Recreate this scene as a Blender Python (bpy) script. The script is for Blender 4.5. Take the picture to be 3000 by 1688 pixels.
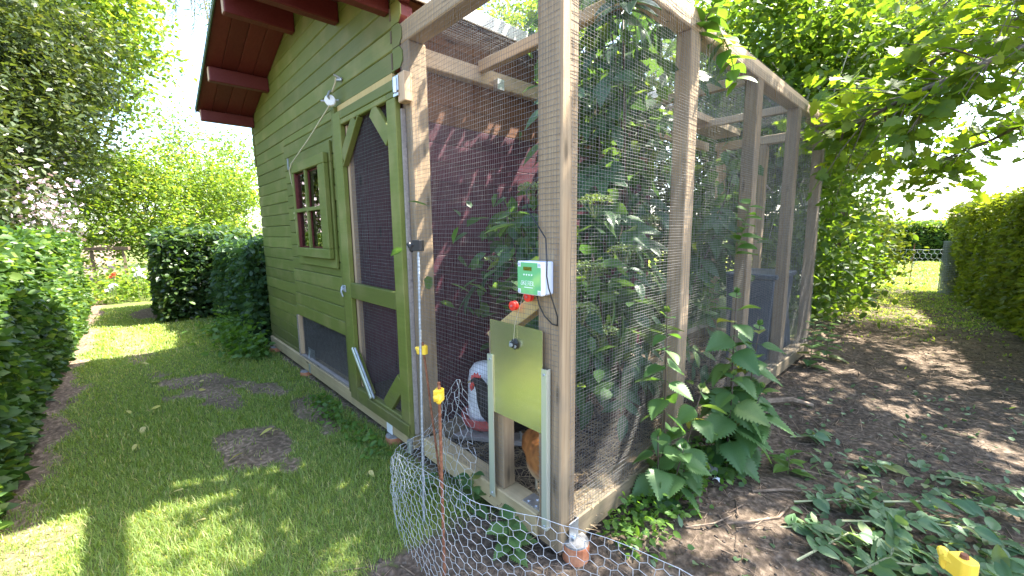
import bpy, math, random
import numpy as np
from mathutils import Vector, Matrix
RAD = math.radians
rng = np.random.default_rng(11)
random.seed(11)
sc = bpy.context.scene
for o in list(bpy.data.objects):
    bpy.data.objects.remove(o)
COL = sc.collection

# ---------------------------------------------------------------- camera, sky, sun, exposure
cam_d = bpy.data.cameras.new('camera')
cam_d.sensor_width = 36.0
cam_d.lens = 36.0 * 1207.1 / 3000.0
cam_d.clip_start = 0.02
cam_d.clip_end = 500
cam = bpy.data.objects.new('camera', cam_d)
COL.objects.link(cam)
CAM = Vector((0.918, -1.083, 1.25))
yaw, pit, rol = RAD(47.14), RAD(7.78), RAD(-0.66)
fwd = Vector((-math.sin(yaw)*math.cos(pit), math.cos(yaw)*math.cos(pit), -math.sin(pit)))
rgt = Vector((math.cos(yaw), math.sin(yaw), 0))
upv = rgt.cross(fwd)
r2 = math.cos(rol)*rgt + math.sin(rol)*upv
u2 = -math.sin(rol)*rgt + math.cos(rol)*upv
mw = Matrix.Identity(4)
for i, v in enumerate((r2, u2, -fwd)):
    for k in range(3):
        mw[k][i] = v[k]
mw.translation = CAM
cam.matrix_world = mw
sc.camera = cam

SUN = Vector((0.31, 0.594, 1.0)).normalized()
elev = math.asin(SUN.z)
azim = math.atan2(SUN.x, SUN.y)
world = bpy.data.worlds.new('World')
sc.world = world
world.use_nodes = True
wn = world.node_tree
bg = wn.nodes['Background']
sky = wn.nodes.new('ShaderNodeTexSky')
sky.sky_type = 'NISHITA'
sky.sun_disc = False
sky.sun_elevation = elev
sky.sun_rotation = azim
sky.air_density = 1.0
sky.dust_density = 2.2
sky.ozone_density = 1.0
wn.links.new(sky.outputs['Color'], bg.inputs['Color'])
bg.inputs['Strength'].default_value = 0.15
sun_d = bpy.data.lights.new('sun', 'SUN')
sun_d.energy = 5.0
sun_d.angle = RAD(0.55)
sun_d.color = (1.0, 0.93, 0.82)
sun = bpy.data.objects.new('sun', sun_d)
sun.rotation_euler = SUN.to_track_quat('Z', 'Y').to_euler()
sun.location = SUN * 30
COL.objects.link(sun)
sc.view_settings.view_transform = 'Standard'
sc.view_settings.look = 'None'
sc.view_settings.gamma = 1.0
sc.view_settings.use_curve_mapping = False
sc.view_settings.exposure = 2.72
sc.cycles.use_denoising = True
sc.cycles.max_bounces = 8
sc.cycles.diffuse_bounces = 4
sc.cycles.glossy_bounces = 3
sc.cycles.transmission_bounces = 5
sc.cycles.transparent_max_bounces = 8
sc.cycles.sample_clamp_indirect = 8.0

# ---------------------------------------------------------------- helpers
WL = {}

def wloc(parent):
    return WL.get(parent.name, Vector((0, 0, 0))) if parent else Vector((0, 0, 0))

def tag(o, label=None, cat=None, group=None, kind=None):
    if label: o['label'] = label
    if cat: o['category'] = cat
    if group: o['group'] = group
    if kind: o['kind'] = kind
    return o

def thing(name, label, cat, loc=(0, 0, 0), group=None):
    o = bpy.data.objects.new(name, None)
    o.empty_display_size = 0.1
    o.location = loc
    COL.objects.link(o)
    WL[o.name] = Vector(loc)
    return tag(o, label, cat, group)

def holder(name, parent):
    o = bpy.data.objects.new(name, None)
    o.parent = parent
    COL.objects.link(o)
    WL[o.name] = wloc(parent)
    return o

def link(name, me, mats, parent=None, bevel=0.0, kind=None, label=None):
    if not isinstance(mats, (list, tuple)): mats = [mats]
    for m in mats: me.materials.append(m)
    o = bpy.data.objects.new(name, me)
    COL.objects.link(o)
    if parent: o.parent = parent
    WL[o.name] = wloc(parent)
    if bevel:
        b = o.modifiers.new('bevel', 'BEVEL')
        b.width = bevel; b.segments = 1; b.limit_method = 'ANGLE'; b.angle_limit = RAD(40)
    if kind: o['kind'] = kind
    if label: o['label'] = label
    return o

def np_mesh(name, V, F, off=(0, 0, 0)):
    V = np.asarray(V, dtype=np.float32) - np.asarray(off, dtype=np.float32)
    me = bpy.data.meshes.new(name)
    me.vertices.add(len(V))
    me.vertices.foreach_set('co', V.ravel())
    loops, tot = [], []
    for a in F:
        a = np.asarray(a, dtype=np.int32)
        if len(a) == 0: continue
        loops.append(a.ravel()); tot.append(np.full(len(a), a.shape[1], dtype=np.int32))
    loops = np.concatenate(loops); tot = np.concatenate(tot)
    st = np.concatenate([[0], np.cumsum(tot)[:-1]]).astype(np.int32)
    me.loops.add(len(loops)); me.loops.foreach_set('vertex_index', loops)
    me.polygons.add(len(tot)); me.polygons.foreach_set('loop_start', st); me.polygons.foreach_set('loop_total', tot)
    me.update(calc_edges=True)
    return me

class MB:
    def __init__(s): s.v = []; s.f = []; s.m = []
    def add(s, V, F, mi=0):
        n = len(s.v); s.v += [tuple(p) for p in V]
        for f in F: s.f.append([i+n for i in f]); s.m.append(mi)
        return s
    def box(s, x0, x1, y0, y1, z0, z1, mi=0):
        V = [(x, y, z) for x in (x0, x1) for y in (y0, y1) for z in (z0, z1)]
        return s.add(V, [(0,1,3,2),(4,6,7,5),(0,4,5,1),(2,3,7,6),(0,2,6,4),(1,5,7,3)], mi)
    def bar(s, p, q, w, h, up=(0, 0, 1), mi=0):
        p, q = Vector(p), Vector(q); d = (q-p).normalized(); up = Vector(up)
        a = d.cross(up).normalized()*w/2; b = a.cross(d).normalized()*h/2
        V = [c+sa*a+sb*b for c in (p, q) for sa in (-1, 1) for sb in (-1, 1)]
        return s.add(V, [(0,1,3,2),(4,6,7,5),(0,4,5,1),(2,3,7,6),(0,2,6,4),(1,5,7,3)], mi)
    def prism_xz(s, poly, y0, y1, mi=0):
        n = len(poly)
        V = [(x, y0, z) for x, z in poly] + [(x, y1, z) for x, z in poly]
        F = [tuple(range(n-1, -1, -1)), tuple(range(n, 2*n))] + [(i, (i+1) % n, n+(i+1) % n, n+i) for i in range(n)]
        F = [tuple(reversed(f)) for f in F]
        return s.add(V, F, mi)
    def tube(s, pts, rad, n=6, mi=0, cap=True):
        pts = [Vector(p) for p in pts]
        if not hasattr(rad, '__len__'): rad = [rad]*len(pts)
        V, prev = [], None
        for i, p in enumerate(pts):
            d = (pts[min(i+1, len(pts)-1)] - pts[max(i-1, 0)]).normalized()
            if prev is None:
                a = d.orthogonal().normalized()
            else:
                a = (prev - d*prev.dot(d))
                a = a.normalized() if a.length > 1e-6 else d.orthogonal().normalized()
            prev = a; b = d.cross(a)
            for k in range(n):
                t = 2*math.pi*k/n
                V.append(p + rad[i]*(math.cos(t)*a + math.sin(t)*b))
        F = [(i*n+k, i*n+(k+1) % n, (i+1)*n+(k+1) % n, (i+1)*n+k) for i in range(len(pts)-1) for k in range(n)]
        if cap: F += [tuple(range(n-1, -1, -1)), tuple(range((len(pts)-1)*n, len(pts)*n))]
        return s.add(V, F, mi)
    def lathe(s, prof, c, n=20, axis=(0, 0, 1), mi=0):
        c = Vector(c); ax = Vector(axis).normalized(); a = ax.orthogonal().normalized(); b = ax.cross(a)
        V = [c + ax*z + r*(math.cos(2*math.pi*k/n)*a + math.sin(2*math.pi*k/n)*b) for r, z in prof for k in range(n)]
        F = [(i*n+k, i*n+(k+1) % n, (i+1)*n+(k+1) % n, (i+1)*n+k) for i in range(len(prof)-1) for k in range(n)]
        F += [tuple(range(n-1, -1, -1)), tuple(range((len(prof)-1)*n, len(prof)*n))]
        return s.add(V, F, mi)
    def build(s, name, mats, parent=None, bevel=0.0, smooth=False, kind=None, label=None):
        off = wloc(parent)
        me = bpy.data.meshes.new(name)
        me.from_pydata([tuple(Vector(p)-off) for p in s.v], [], s.f)
        if any(s.m): me.polygons.foreach_set('material_index', s.m)
        if smooth:
            me.polygons.foreach_set('use_smooth', [True]*len(me.polygons))
        me.update()
        return link(name, me, mats, parent, bevel, kind, label)

def rod_cloud(P, Q, r, n=3, mid=None):
    """many straight rods at once -> V, F"""
    P = np.asarray(P, float); Q = np.asarray(Q, float)
    d = Q-P; d /= np.linalg.norm(d, axis=1)[:, None]+1e-9
    ref = np.where(np.abs(d[:, 2:3]) > .9, [[1., 0, 0]], [[0, 0, 1.]])
    a = np.cross(d, ref); a /= np.linalg.norm(a, axis=1)[:, None]+1e-9
    b = np.cross(d, a)
    r = np.broadcast_to(np.asarray(r, float), (len(P),))[:, None]
    ring = [r*(math.cos(2*math.pi*k/n)*a + math.sin(2*math.pi*k/n)*b) for k in range(n)]
    V = np.stack([P+g for g in ring]+[Q+g for g in ring], 1)
    base = (np.arange(len(P))*2*n)[:, None]
    F = np.concatenate([base+np.array([[k, (k+1) % n, n+(k+1) % n, n+k]]) for k in range(n)])
    return V.reshape(-1, 3), [F]

TAB = rng.random((256, 256))
def vnoise(x, y, s=0):
    x = np.asarray(x, float)+s*17.31; y = np.asarray(y, float)+s*9.77
    xi = np.floor(x).astype(int); yi = np.floor(y).astype(int); fx = x-xi; fy = y-yi
    fx = fx*fx*(3-2*fx); fy = fy*fy*(3-2*fy)
    t = lambda i, j: TAB[(xi+i) % 256, (yi+j) % 256]
    return (t(0,0)*(1-fx)+t(1,0)*fx)*(1-fy)+(t(0,1)*(1-fx)+t(1,1)*fx)*fy
def fbm(x, y, s=0, o=4):
    return sum(vnoise(x*2**k, y*2**k, s+k)*.5**k for k in range(o))/sum(.5**k for k in range(o))
def sstep(a, b, x):
    t = np.clip((x-a)/(b-a), 0, 1); return t*t*(3-2*t)

# ---------------------------------------------------------------- materials
def mat(name, col, col2=None, rough=.7, metal=0.0, scale=(8, 8, 8), spec=.4, bump=0.0, detail=6, lo=.35, hi=.65, bscale=None, space='Object'):
    m = bpy.data.materials.new(name); m.use_nodes = True
    nt = m.node_tree; N = nt.nodes; L = nt.links; p = N['Principled BSDF']
    p.inputs['Roughness'].default_value = rough
    p.inputs['Metallic'].default_value = metal
    p.inputs['Specular IOR Level'].default_value = spec
    p.inputs['Base Color'].default_value = (*col, 1)
    tc = N.new('ShaderNodeTexCoord')
    mp = N.new('ShaderNodeMapping'); mp.inputs['Scale'].default_value = scale
    L.new(tc.outputs[space], mp.inputs['Vector'])
    no = N.new('ShaderNodeTexNoise'); no.inputs['Detail'].default_value = detail; no.inputs['Scale'].default_value = 1.0
    L.new(mp.outputs['Vector'], no.inputs['Vector'])
    if col2:
        r = N.new('ShaderNodeValToRGB')
        r.color_ramp.elements[0].position = lo; r.color_ramp.elements[1].position = hi
        r.color_ramp.elements[0].color = (*col, 1); r.color_ramp.elements[1].color = (*col2, 1)
        L.new(no.outputs['Fac'], r.inputs['Fac']); L.new(r.outputs['Color'], p.inputs['Base Color'])
    if bump:
        b = N.new('ShaderNodeBump'); b.inputs['Strength'].default_value = bump; b.inputs['Distance'].default_value = .01
        L.new(no.outputs['Fac'], b.inputs['Height']); L.new(b.outputs['Normal'], p.inputs['Normal'])
    return m

def wood(name, c1, c2, c3, axis=2, rough=.75, stain=.5, knots=True, splash=0.0):
    """long grain along one axis, blotches of weathering, random tint per object"""
    m = bpy.data.materials.new(name); m.use_nodes = True
    nt = m.node_tree; N = nt.nodes; L = nt.links; p = N['Principled BSDF']
    p.inputs['Roughness'].default_value = rough; p.inputs['Specular IOR Level'].default_value = .3
    tc = N.new('ShaderNodeTexCoord'); mp = N.new('ShaderNodeMapping')
    s = [70, 70, 70]; s[axis] = 2.2; mp.inputs['Scale'].default_value = s
    oi = N.new('ShaderNodeObjectInfo')
    ad = N.new('ShaderNodeVectorMath'); ad.operation = 'ADD'
    L.new(tc.outputs['Object'], ad.inputs[0]); L.new(oi.outputs['Random'], ad.inputs[1])
    L.new(ad.outputs[0], mp.inputs['Vector'])
    n1 = N.new('ShaderNodeTexNoise'); n1.inputs['Scale'].default_value = 1; n1.inputs['Detail'].default_value = 5; n1.inputs['Distortion'].default_value = .6
    L.new(mp.outputs['Vector'], n1.inputs['Vector'])
    r = N.new('ShaderNodeValToRGB'); r.color_ramp.elements[0].position = .3; r.color_ramp.elements[1].position = .7
    r.color_ramp.elements[0].color = (*c1, 1); r.color_ramp.elements[1].color = (*c2, 1)
    L.new(n1.outputs['Fac'], r.inputs['Fac'])
    n2 = N.new('ShaderNodeTexNoise'); n2.inputs['Scale'].default_value = 5; n2.inputs['Detail'].default_value = 5
    L.new(ad.outputs[0], n2.inputs['Vector'])
    r2_ = N.new('ShaderNodeValToRGB'); r2_.color_ramp.elements[0].position = .48; r2_.color_ramp.elements[1].position = .75
    L.new(n2.outputs['Fac'], r2_.inputs['Fac'])
    mu = N.new('ShaderNodeMath'); mu.operation = 'MULTIPLY'; mu.inputs[1].default_value = stain
    L.new(r2_.outputs['Color'], mu.inputs[0])
    mx = N.new('ShaderNodeMix'); mx.data_type = 'RGBA'
    L.new(mu.outputs[0], mx.inputs['Factor']); L.new(r.outputs['Color'], mx.inputs['A']); mx.inputs['B'].default_value = (*c3, 1)
    last = mx.outputs['Result']
    if knots:
        m3 = N.new('ShaderNodeMapping'); s3 = [13, 13, 13]; s3[axis] = 3.2; m3.inputs['Scale'].default_value = s3
        L.new(ad.outputs[0], m3.inputs['Vector'])
        vo = N.new('ShaderNodeTexVoronoi'); vo.inputs['Scale'].default_value = 1; L.new(m3.outputs['Vector'], vo.inputs['Vector'])
        kr = N.new('ShaderNodeMapRange'); kr.inputs['From Min'].default_value = .07; kr.inputs['From Max'].default_value = .17; kr.inputs['To Min'].default_value = .30; kr.inputs['To Max'].default_value = 1
        L.new(vo.outputs['Distance'], kr.inputs['Value'])
        km = N.new('ShaderNodeMix'); km.data_type = 'RGBA'; km.blend_type = 'MULTIPLY'; km.inputs['Factor'].default_value = .8
        L.new(last, km.inputs['A']); L.new(kr.outputs['Result'], km.inputs['B']); last = km.outputs['Result']
    if splash:
        sx = N.new('ShaderNodeSeparateXYZ'); L.new(tc.outputs['Object'], sx.inputs[0])
        sn = N.new('ShaderNodeTexNoise'); sn.inputs['Scale'].default_value = 11; sn.inputs['Detail'].default_value = 7; L.new(tc.outputs['Object'], sn.inputs['Vector'])
        sa = N.new('ShaderNodeMath'); sa.operation = 'MULTIPLY_ADD'; sa.inputs[1].default_value = -.55; L.new(sn.outputs['Fac'], sa.inputs[0]); L.new(sx.outputs['Z'], sa.inputs[2])
        sr = N.new('ShaderNodeMapRange'); sr.inputs['From Min'].default_value = .16; sr.inputs['From Max'].default_value = -.22; sr.inputs['To Max'].default_value = splash
        L.new(sa.outputs[0], sr.inputs['Value'])
        sm = N.new('ShaderNodeMix'); sm.data_type = 'RGBA'; L.new(sr.outputs['Result'], sm.inputs['Factor']); L.new(last, sm.inputs['A']); sm.inputs['B'].default_value = (.10, .082, .055, 1); last = sm.outputs['Result']
    hv = N.new('ShaderNodeHueSaturation')
    mr = N.new('ShaderNodeMapRange'); mr.inputs['To Min'].default_value = .82; mr.inputs['To Max'].default_value = 1.16
    L.new(oi.outputs['Random'], mr.inputs['Value']); L.new(mr.outputs['Result'], hv.inputs['Value'])
    L.new(last, hv.inputs['Color']); L.new(hv.outputs['Color'], p.inputs['Base Color'])
    b = N.new('ShaderNodeBump'); b.inputs['Strength'].default_value = .35; b.inputs['Distance'].default_value = .003
    L.new(n1.outputs['Fac'], b.inputs['Height']); L.new(b.outputs['Normal'], p.inputs['Normal'])
    return m

def leafmat(name, c1, c2, c3=None, trans=.45, rough=.45, isl=True, obj=False, spec=.35):
    """per-leaf colour from c1..c2 (c3 a few odd ones), light passing through"""
    m = bpy.data.materials.new(name); m.use_nodes = True
    nt = m.node_tree; N = nt.nodes; L = nt.links; p = N['Principled BSDF']; out = N['Material Output']
    p.inputs['Roughness'].default_value = rough; p.inputs['Specular IOR Level'].default_value = spec
    src = N.new('ShaderNodeObjectInfo').outputs['Random'] if obj else N.new('ShaderNodeNewGeometry').outputs['Random Per Island']
    r = N.new('ShaderNodeValToRGB')
    r.color_ramp.elements[0].color = (*c1, 1); r.color_ramp.elements[1].color = (*c2, 1)
    if c3:
        r.color_ramp.elements[1].position = .9
        r.color_ramp.elements[1].position = .84; e = r.color_ramp.elements.new(1.0); e.color = (*c3, 1)
    L.new(src, r.inputs['Fac'])
    tc = N.new('ShaderNodeTexCoord'); no = N.new('ShaderNodeTexNoise'); no.inputs['Scale'].default_value = 40
    L.new(tc.outputs['Object'], no.inputs['Vector'])
    mr = N.new('ShaderNodeMapRange'); mr.inputs['To Min'].default_value = .75; mr.inputs['To Max'].default_value = 1.25
    L.new(no.outputs['Fac'], mr.inputs['Value'])
    hv = N.new('ShaderNodeHueSaturation'); L.new(mr.outputs['Result'], hv.inputs['Value'])
    L.new(r.outputs['Color'], hv.inputs['Color']); L.new(hv.outputs['Color'], p.inputs['Base Color'])
    t = N.new('ShaderNodeBsdfTranslucent')
    g = N.new('ShaderNodeMix'); g.data_type = 'RGBA'; g.blend_type = 'MULTIPLY'; g.inputs['Factor'].default_value = 1
    L.new(hv.outputs['Color'], g.inputs['A']); g.inputs['B'].default_value = (2.3, 2.1, .7, 1)
    L.new(g.outputs['Result'], t.inputs['Color'])
    mx = N.new('ShaderNodeMixShader'); mx.inputs[0].default_value = trans
    L.new(p.outputs[0], mx.inputs[1]); L.new(t.outputs[0], mx.inputs[2]); L.new(mx.outputs[0], out.inputs['Surface'])
    return m

M = {}
M['green'] = wood('green_paint', (.112,.133,.026), (.132,.155,.032), (.215,.20,.07), axis=0, rough=.55, stain=.75, knots=False, splash=.55)
M['maroon'] = wood('maroon_paint', (.105,.018,.017), (.135,.026,.023), (.15,.045,.04), axis=0, rough=.5, stain=.3, knots=False)
M['maroon_y'] = wood('maroon_boards', (.062,.016,.027), (.084,.024,.037), (.10,.045,.057), axis=1, rough=.55, stain=.5, knots=False)
M['brown'] = wood('raw_brown_board', (.12,.05,.022), (.17,.075,.035), (.09,.045,.03), axis=1)
M['maroon_lifted'] = wood('brightened_inner_maroon', (.16,.05,.075), (.20,.065,.09), (.22,.12,.14), axis=2, rough=.7, stain=.6)  # lighter copy of the maroon, brightness put into the shaded inside boards
M['post'] = wood('larch_post', (.25,.172,.10), (.39,.288,.175), (.20,.165,.12), axis=2, stain=.6, splash=.5)
M['rail_x'] = wood('larch_rail', (.39,.28,.16), (.48,.35,.21), (.30,.25,.18), axis=0)
M['rail_y'] = wood('larch_rail_long', (.40,.29,.18), (.48,.36,.24), (.27,.24,.17), axis=1)
M['sill_x'] = wood('pale_sill_timber', (.36,.275,.15), (.43,.34,.20), (.20,.165,.10), axis=0)
M['sill_y'] = wood('weathered_sill_timber', (.15,.12,.08), (.20,.16,.105), (.08,.08,.045), axis=1, stain=.85)
M['pale'] = wood('pale_trim', (.48,.33,.20), (.56,.41,.26), (.40,.27,.18), axis=2)
M['yellowpine'] = wood('yellow_pine', (.50,.37,.15), (.56,.43,.19), (.42,.30,.12), axis=2)
M['greywood'] = wood('grey_weathered_board', (.24,.21,.19), (.34,.30,.27), (.16,.14,.13), axis=0)
M['darkwood'] = wood('dark_inner_boards', (.10,.075,.05), (.15,.11,.075), (.07,.05,.04), axis=2)
M['wire'] = mat('galvanised_wire', (.14,.137,.132), (.22,.215,.21), rough=.5, metal=.4, scale=(40,40,40))
M['net'] = mat('zinc_netting', (.42,.44,.46), (.55,.57,.59), rough=.4, metal=.35, scale=(40,40,40))
M['galv'] = mat('galvanised_plate', (.45,.48,.52), (.62,.65,.68), rough=.38, metal=.85, scale=(30,30,30), bump=.1)
M['alu'] = mat('lawn_tinted_aluminium', (.82,.79,.44), (.87,.84,.52), rough=.25, metal=.9, scale=(3,3,160))  # yellow-green reflection of the lawn put into the base colour
M['alurail'] = mat('aluminium_profile', (.70,.74,.62), (.78,.80,.68), rough=.4, metal=.7, scale=(60,60,3))
M['felt'] = mat('green_roof_felt', (.05,.085,.04), (.09,.13,.07), rough=.95, scale=(90,90,90), bump=.5)
M['edge'] = mat('sun_white_roof_edge', (.55,.54,.50), (.70,.69,.65), rough=.6, scale=(10,10,10))  # near-white tone carries the sun's brightness on the roof edge
M['clay'] = mat('terracotta', (.36,.12,.055), (.48,.22,.12), rough=.85, scale=(25,25,25), bump=.3)
M['concrete'] = mat('concrete', (.15,.145,.135), (.26,.25,.235), rough=.95, scale=(40,40,40), bump=.5)
M['yellow'] = mat('yellow_plastic', (.80,.50,.03), (.86,.58,.06), rough=.38, scale=(20,20,20))
M['black'] = mat('black_plastic', (.012,.012,.013), (.02,.02,.02), rough=.45)
M['rust'] = mat('rusty_steel', (.16,.06,.03), (.30,.13,.07), rough=.8, metal=.2, scale=(60,60,60), bump=.5)
M['steel'] = mat('grey_steel', (.30,.33,.36), (.42,.45,.48), rough=.5, metal=.6, scale=(40,40,40), bump=.3)
M['red'] = mat('red_plastic', (.70,.03,.02), (.78,.05,.03), rough=.4)
M['redtray'] = mat('faded_red_plastic', (.42,.06,.06), (.55,.12,.11), rough=.5)
M['white'] = mat('white_plastic', (.74,.76,.80), (.80,.81,.84), rough=.35, spec=.5)
M['boxgrey'] = mat('pale_grey_plastic', (.44,.49,.58), (.48,.53,.61), rough=.4, scale=(10,10,10))
M['boxlabel'] = mat('mint_green_label', (.16,.47,.19), (.34,.62,.20), rough=.3, scale=(14,14,14), lo=.5, hi=.68, detail=2)
M['print'] = mat('white_print', (.80,.86,.80), rough=.5)
M['lcd'] = mat('olive_display', (.10,.11,.012), (.20,.18,.03), rough=.2, scale=(120,120,120))
M['rope'] = mat('pale_rope', (.50,.45,.30), (.66,.60,.45), rough=.9, scale=(200,200,200), bump=.5)
M['paper'] = mat('white_scrap', (.78,.78,.80), (.85,.85,.86), rough=.8)
M['slate'] = mat('dark_blue_plastic', (.05,.065,.09), (.09,.11,.14), rough=.4, scale=(6,6,6))
M['bark'] = mat('grey_bark', (.10,.08,.06), (.20,.17,.14), rough=.95, scale=(30,30,6), bump=.8)
M['birch'] = mat('pale_bark', (.42,.40,.36), (.62,.60,.55), rough=.9, scale=(18,18,40), bump=.4)
M['twig'] = mat('brown_twig', (.12,.085,.06), (.28,.21,.15), rough=.95, scale=(30,30,30))
M['straw'] = mat('dry_straw', (.20,.145,.085), (.36,.27,.16), rough=.9, scale=(9,9,9))
M['stem'] = mat('green_stem', (.09,.13,.04), (.16,.17,.06), rough=.6)
M['stem_d'] = mat('purple_brown_stem', (.05,.035,.03), (.09,.06,.04), rough=.6)
M['stem_p'] = mat('pale_cut_stem', (.33,.34,.18), (.45,.44,.27), rough=.6)
M['blossom'] = leafmat('pale_pink_blossom', (.62,.46,.55), (.76,.66,.72), trans=.02, rough=.7)
M['whiteflower'] = leafmat('white_flower', (.70,.70,.80), (.85,.85,.92), trans=.02, rough=.7)
M['redflower'] = leafmat('red_flower', (.65,.06,.04), (.75,.14,.06), trans=.02, rough=.7)
M['l_hedge'] = leafmat('hedge_leaf', (.026,.064,.014), (.062,.125,.025), (.15,.21,.04), trans=.40)
M['l_shaded'] = leafmat('shaded_hawthorn_leaf', (.028,.046,.015), (.050,.076,.024), (.085,.10,.04), trans=.32)  # darkened leaves, the hawthorn's shade put into the colour
M['l_lime'] = leafmat('sunlit_shrub_leaf', (.075,.14,.022), (.13,.20,.04), (.20,.22,.06), trans=.5)
M['l_robinia'] = leafmat('robinia_leaf', (.09,.16,.045), (.13,.21,.06), trans=.5)
M['l_beech'] = leafmat('beech_leaf', (.02,.045,.014), (.042,.085,.024), (.10,.15,.05), trans=.38, rough=.3, spec=.6)
M['l_bush'] = leafmat('bramble_leaf', (.026,.062,.025), (.055,.11,.04), trans=.38)
M['l_willow'] = leafmat('willow_leaf', (.07,.12,.028), (.12,.18,.045), (.20,.22,.08), trans=.45, rough=.4)
M['l_hazel'] = leafmat('hazel_leaf', (.05,.105,.018), (.095,.165,.03), (.14,.19,.03), trans=.45)
M['l_yel'] = leafmat('yellow_green_leaf', (.10,.15,.022), (.17,.21,.036), trans=.46)
M['l_maple'] = leafmat('maple_leaf', (.065,.125,.018), (.13,.20,.025), (.19,.24,.02), trans=.52, rough=.5)
M['l_nettle'] = leafmat('nettle_leaf', (.05,.12,.04), (.11,.20,.07), (.19,.21,.06), trans=.36, obj=True)
M['l_elder'] = leafmat('elder_leaf', (.032,.08,.042), (.06,.12,.055), (.10,.16,.05), trans=.34, obj=True, rough=.4)
M['l_shoot'] = leafmat('young_leaf', (.06,.14,.03), (.11,.20,.04), trans=.42, obj=True)
M['l_cut'] = leafmat('wilting_leaf', (.06,.13,.055), (.12,.20,.10), (.15,.18,.05), trans=.3, obj=True, rough=.4)
M['l_cutb'] = leafmat('wilting_leaf_litter', (.055,.115,.05), (.12,.19,.10), (.14,.17,.05), trans=.3, rough=.4)
M['l_weed'] = leafmat('weed_leaf', (.06,.14,.025), (.11,.20,.04), trans=.42)
M['umbel'] = leafmat('elder_bud', (.12,.19,.075), (.20,.27,.115), trans=.2)
M['grass'] = leafmat('grass_blade', (.135,.215,.055), (.24,.32,.10), (.48,.43,.24), trans=.48, rough=.5)
M['yleaf'] = leafmat('fallen_yellow_leaf', (.38,.36,.08), (.45,.40,.16), trans=.25, obj=True)
gl = bpy.data.materials.new('window_glass'); gl.use_nodes = True
_n = gl.node_tree.nodes; _l = gl.node_tree.links; _n.remove(_n['Principled BSDF'])
_t = _n.new('ShaderNodeBsdfTransparent'); _g = _n.new('ShaderNodeBsdfGlossy'); _g.inputs['Roughness'].default_value = .015
_f = _n.new('ShaderNodeFresnel'); _f.inputs['IOR'].default_value = 2.5; _x = _n.new('ShaderNodeMixShader')
_l.new(_f.outputs[0], _x.inputs[0]); _l.new(_t.outputs[0], _x.inputs[1]); _l.new(_g.outputs[0], _x.inputs[2])
_l.new(_x.outputs[0], _n['Material Output'].inputs['Surface'])
M['glass'] = gl

# ---------------------------------------------------------------- ground
def ell(x, y, cx, cy, rx, ry, a=0.0, s=0, amp=.45):
    c, q = math.cos(a), math.sin(a)
    u = ((x-cx)*c+(y-cy)*q)/rx; v = (-(x-cx)*q+(y-cy)*c)/ry
    d = np.sqrt(u*u+v*v)+(fbm(x*5, y*5, s)-.5)*amp*2
    return 1-sstep(.75, 1.15, d)

def soil_mask(x, y):
    n = fbm(x*3, y*3, 3)-.5
    edge = np.where(y < 0, -.50+.25*(y+.5), -.30)
    m = sstep(-.12, .16, x-edge+n*.5)
    m = np.where(y > 4.5, m*(1-.45*sstep(4, 8, y)*(0.4+fbm(x*2, y*2, 5))), m)
    m = m*(1-sstep(10.2, 11.2, y+n))
    m = np.where(x < -.9, 0, m)
    m = np.maximum(m, ell(x, y, -3.35, -.80, .62, .20, .25, 21, .9)*.85)
    m = np.maximum(m, ell(x, y, -3.0, -.45, .55, .10, .5, 22, .9)*.8)
    m = np.maximum(m, ell(x, y, -1.82, -.64, .30, .17, .3, 23, .9)*.9)
    m = np.maximum(m, ell(x, y, -2.1, -.22, .45, .12, 0, 24)*.75)
    m = np.maximum(m, ell(x, y, -1.5, -1.62, .55, .28, 0, 25)*.62)
    m = np.maximum(m, ell(x, y, -8.0, -.80, .75, .35, 0, 26))
    m = np.maximum(m, ell(x, y, -5.6, -1.15, 1.3, .16, .05, 27)*.6)
    m = np.maximum(m, sstep(-1.42, -1.58, y+n*.30)*sstep(-1.75, -2.0, x))
    m = np.maximum(m, sstep(-.10, .02, y+n*.2)*(x < -.8)*(y < 3)*.8)
    return np.clip(m, 0, 1)

def gz(x, y):
    return (fbm(x*1.6, y*1.6, 40)-.5)*.05+(fbm(x*9, y*9, 44, 3)-.5)*.018*(.4+soil_mask(x, y))

gx = np.concatenate([[-150, -60, -30, -18], np.arange(-12, -4, .12), np.arange(-4, 2.2, .03), [2.4, 3, 4, 6, 10, 20, 60, 150]])
gy = np.concatenate([[-150, -60, -25, -10, -5, -3], np.arange(-2.3, 3.5, .03), np.arange(3.5, 13, .12), [14, 17, 22, 30, 60, 150]])
X, Y = np.meshgrid(gx, gy, indexing='ij')
Z = gz(X, Y)*(np.hypot(X, Y) < 25)
V = np.stack([X, Y, Z], -1).reshape(-1, 3)
nx, ny = X.shape
I = np.arange(nx*ny).reshape(nx, ny)
F = np.stack([I[:-1, :-1], I[1:, :-1], I[1:, 1:], I[:-1, 1:]], -1).reshape(-1, 4)
gme = np_mesh('ground', V, [F])
at = gme.attributes.new('soil', 'FLOAT', 'POINT')
at.data.foreach_set('value', soil_mask(V[:, 0], V[:, 1]).astype(np.float32))
at = gme.attributes.new('dry', 'FLOAT', 'POINT')
at.data.foreach_set('value', (np.clip(np.where((V[:, 0] < -.85) & (V[:, 1] < 1), 1.0, 0)+.7*sstep(3.2, 6, V[:, 1]), 0, 1)).astype(np.float32))
gme.polygons.foreach_set('use_smooth', [True]*len(gme.polygons))
gm = bpy.data.materials.new('lawn_and_soil'); gm.use_nodes = True
N = gm.node_tree.nodes; L = gm.node_tree.links; p = N['Principled BSDF']
p.inputs['Roughness'].default_value = .95; p.inputs['Specular IOR Level'].default_value = .12
tc = N.new('ShaderNodeTexCoord'); a = N.new('ShaderNodeAttribute'); a.attribute_name = 'soil'
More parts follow.
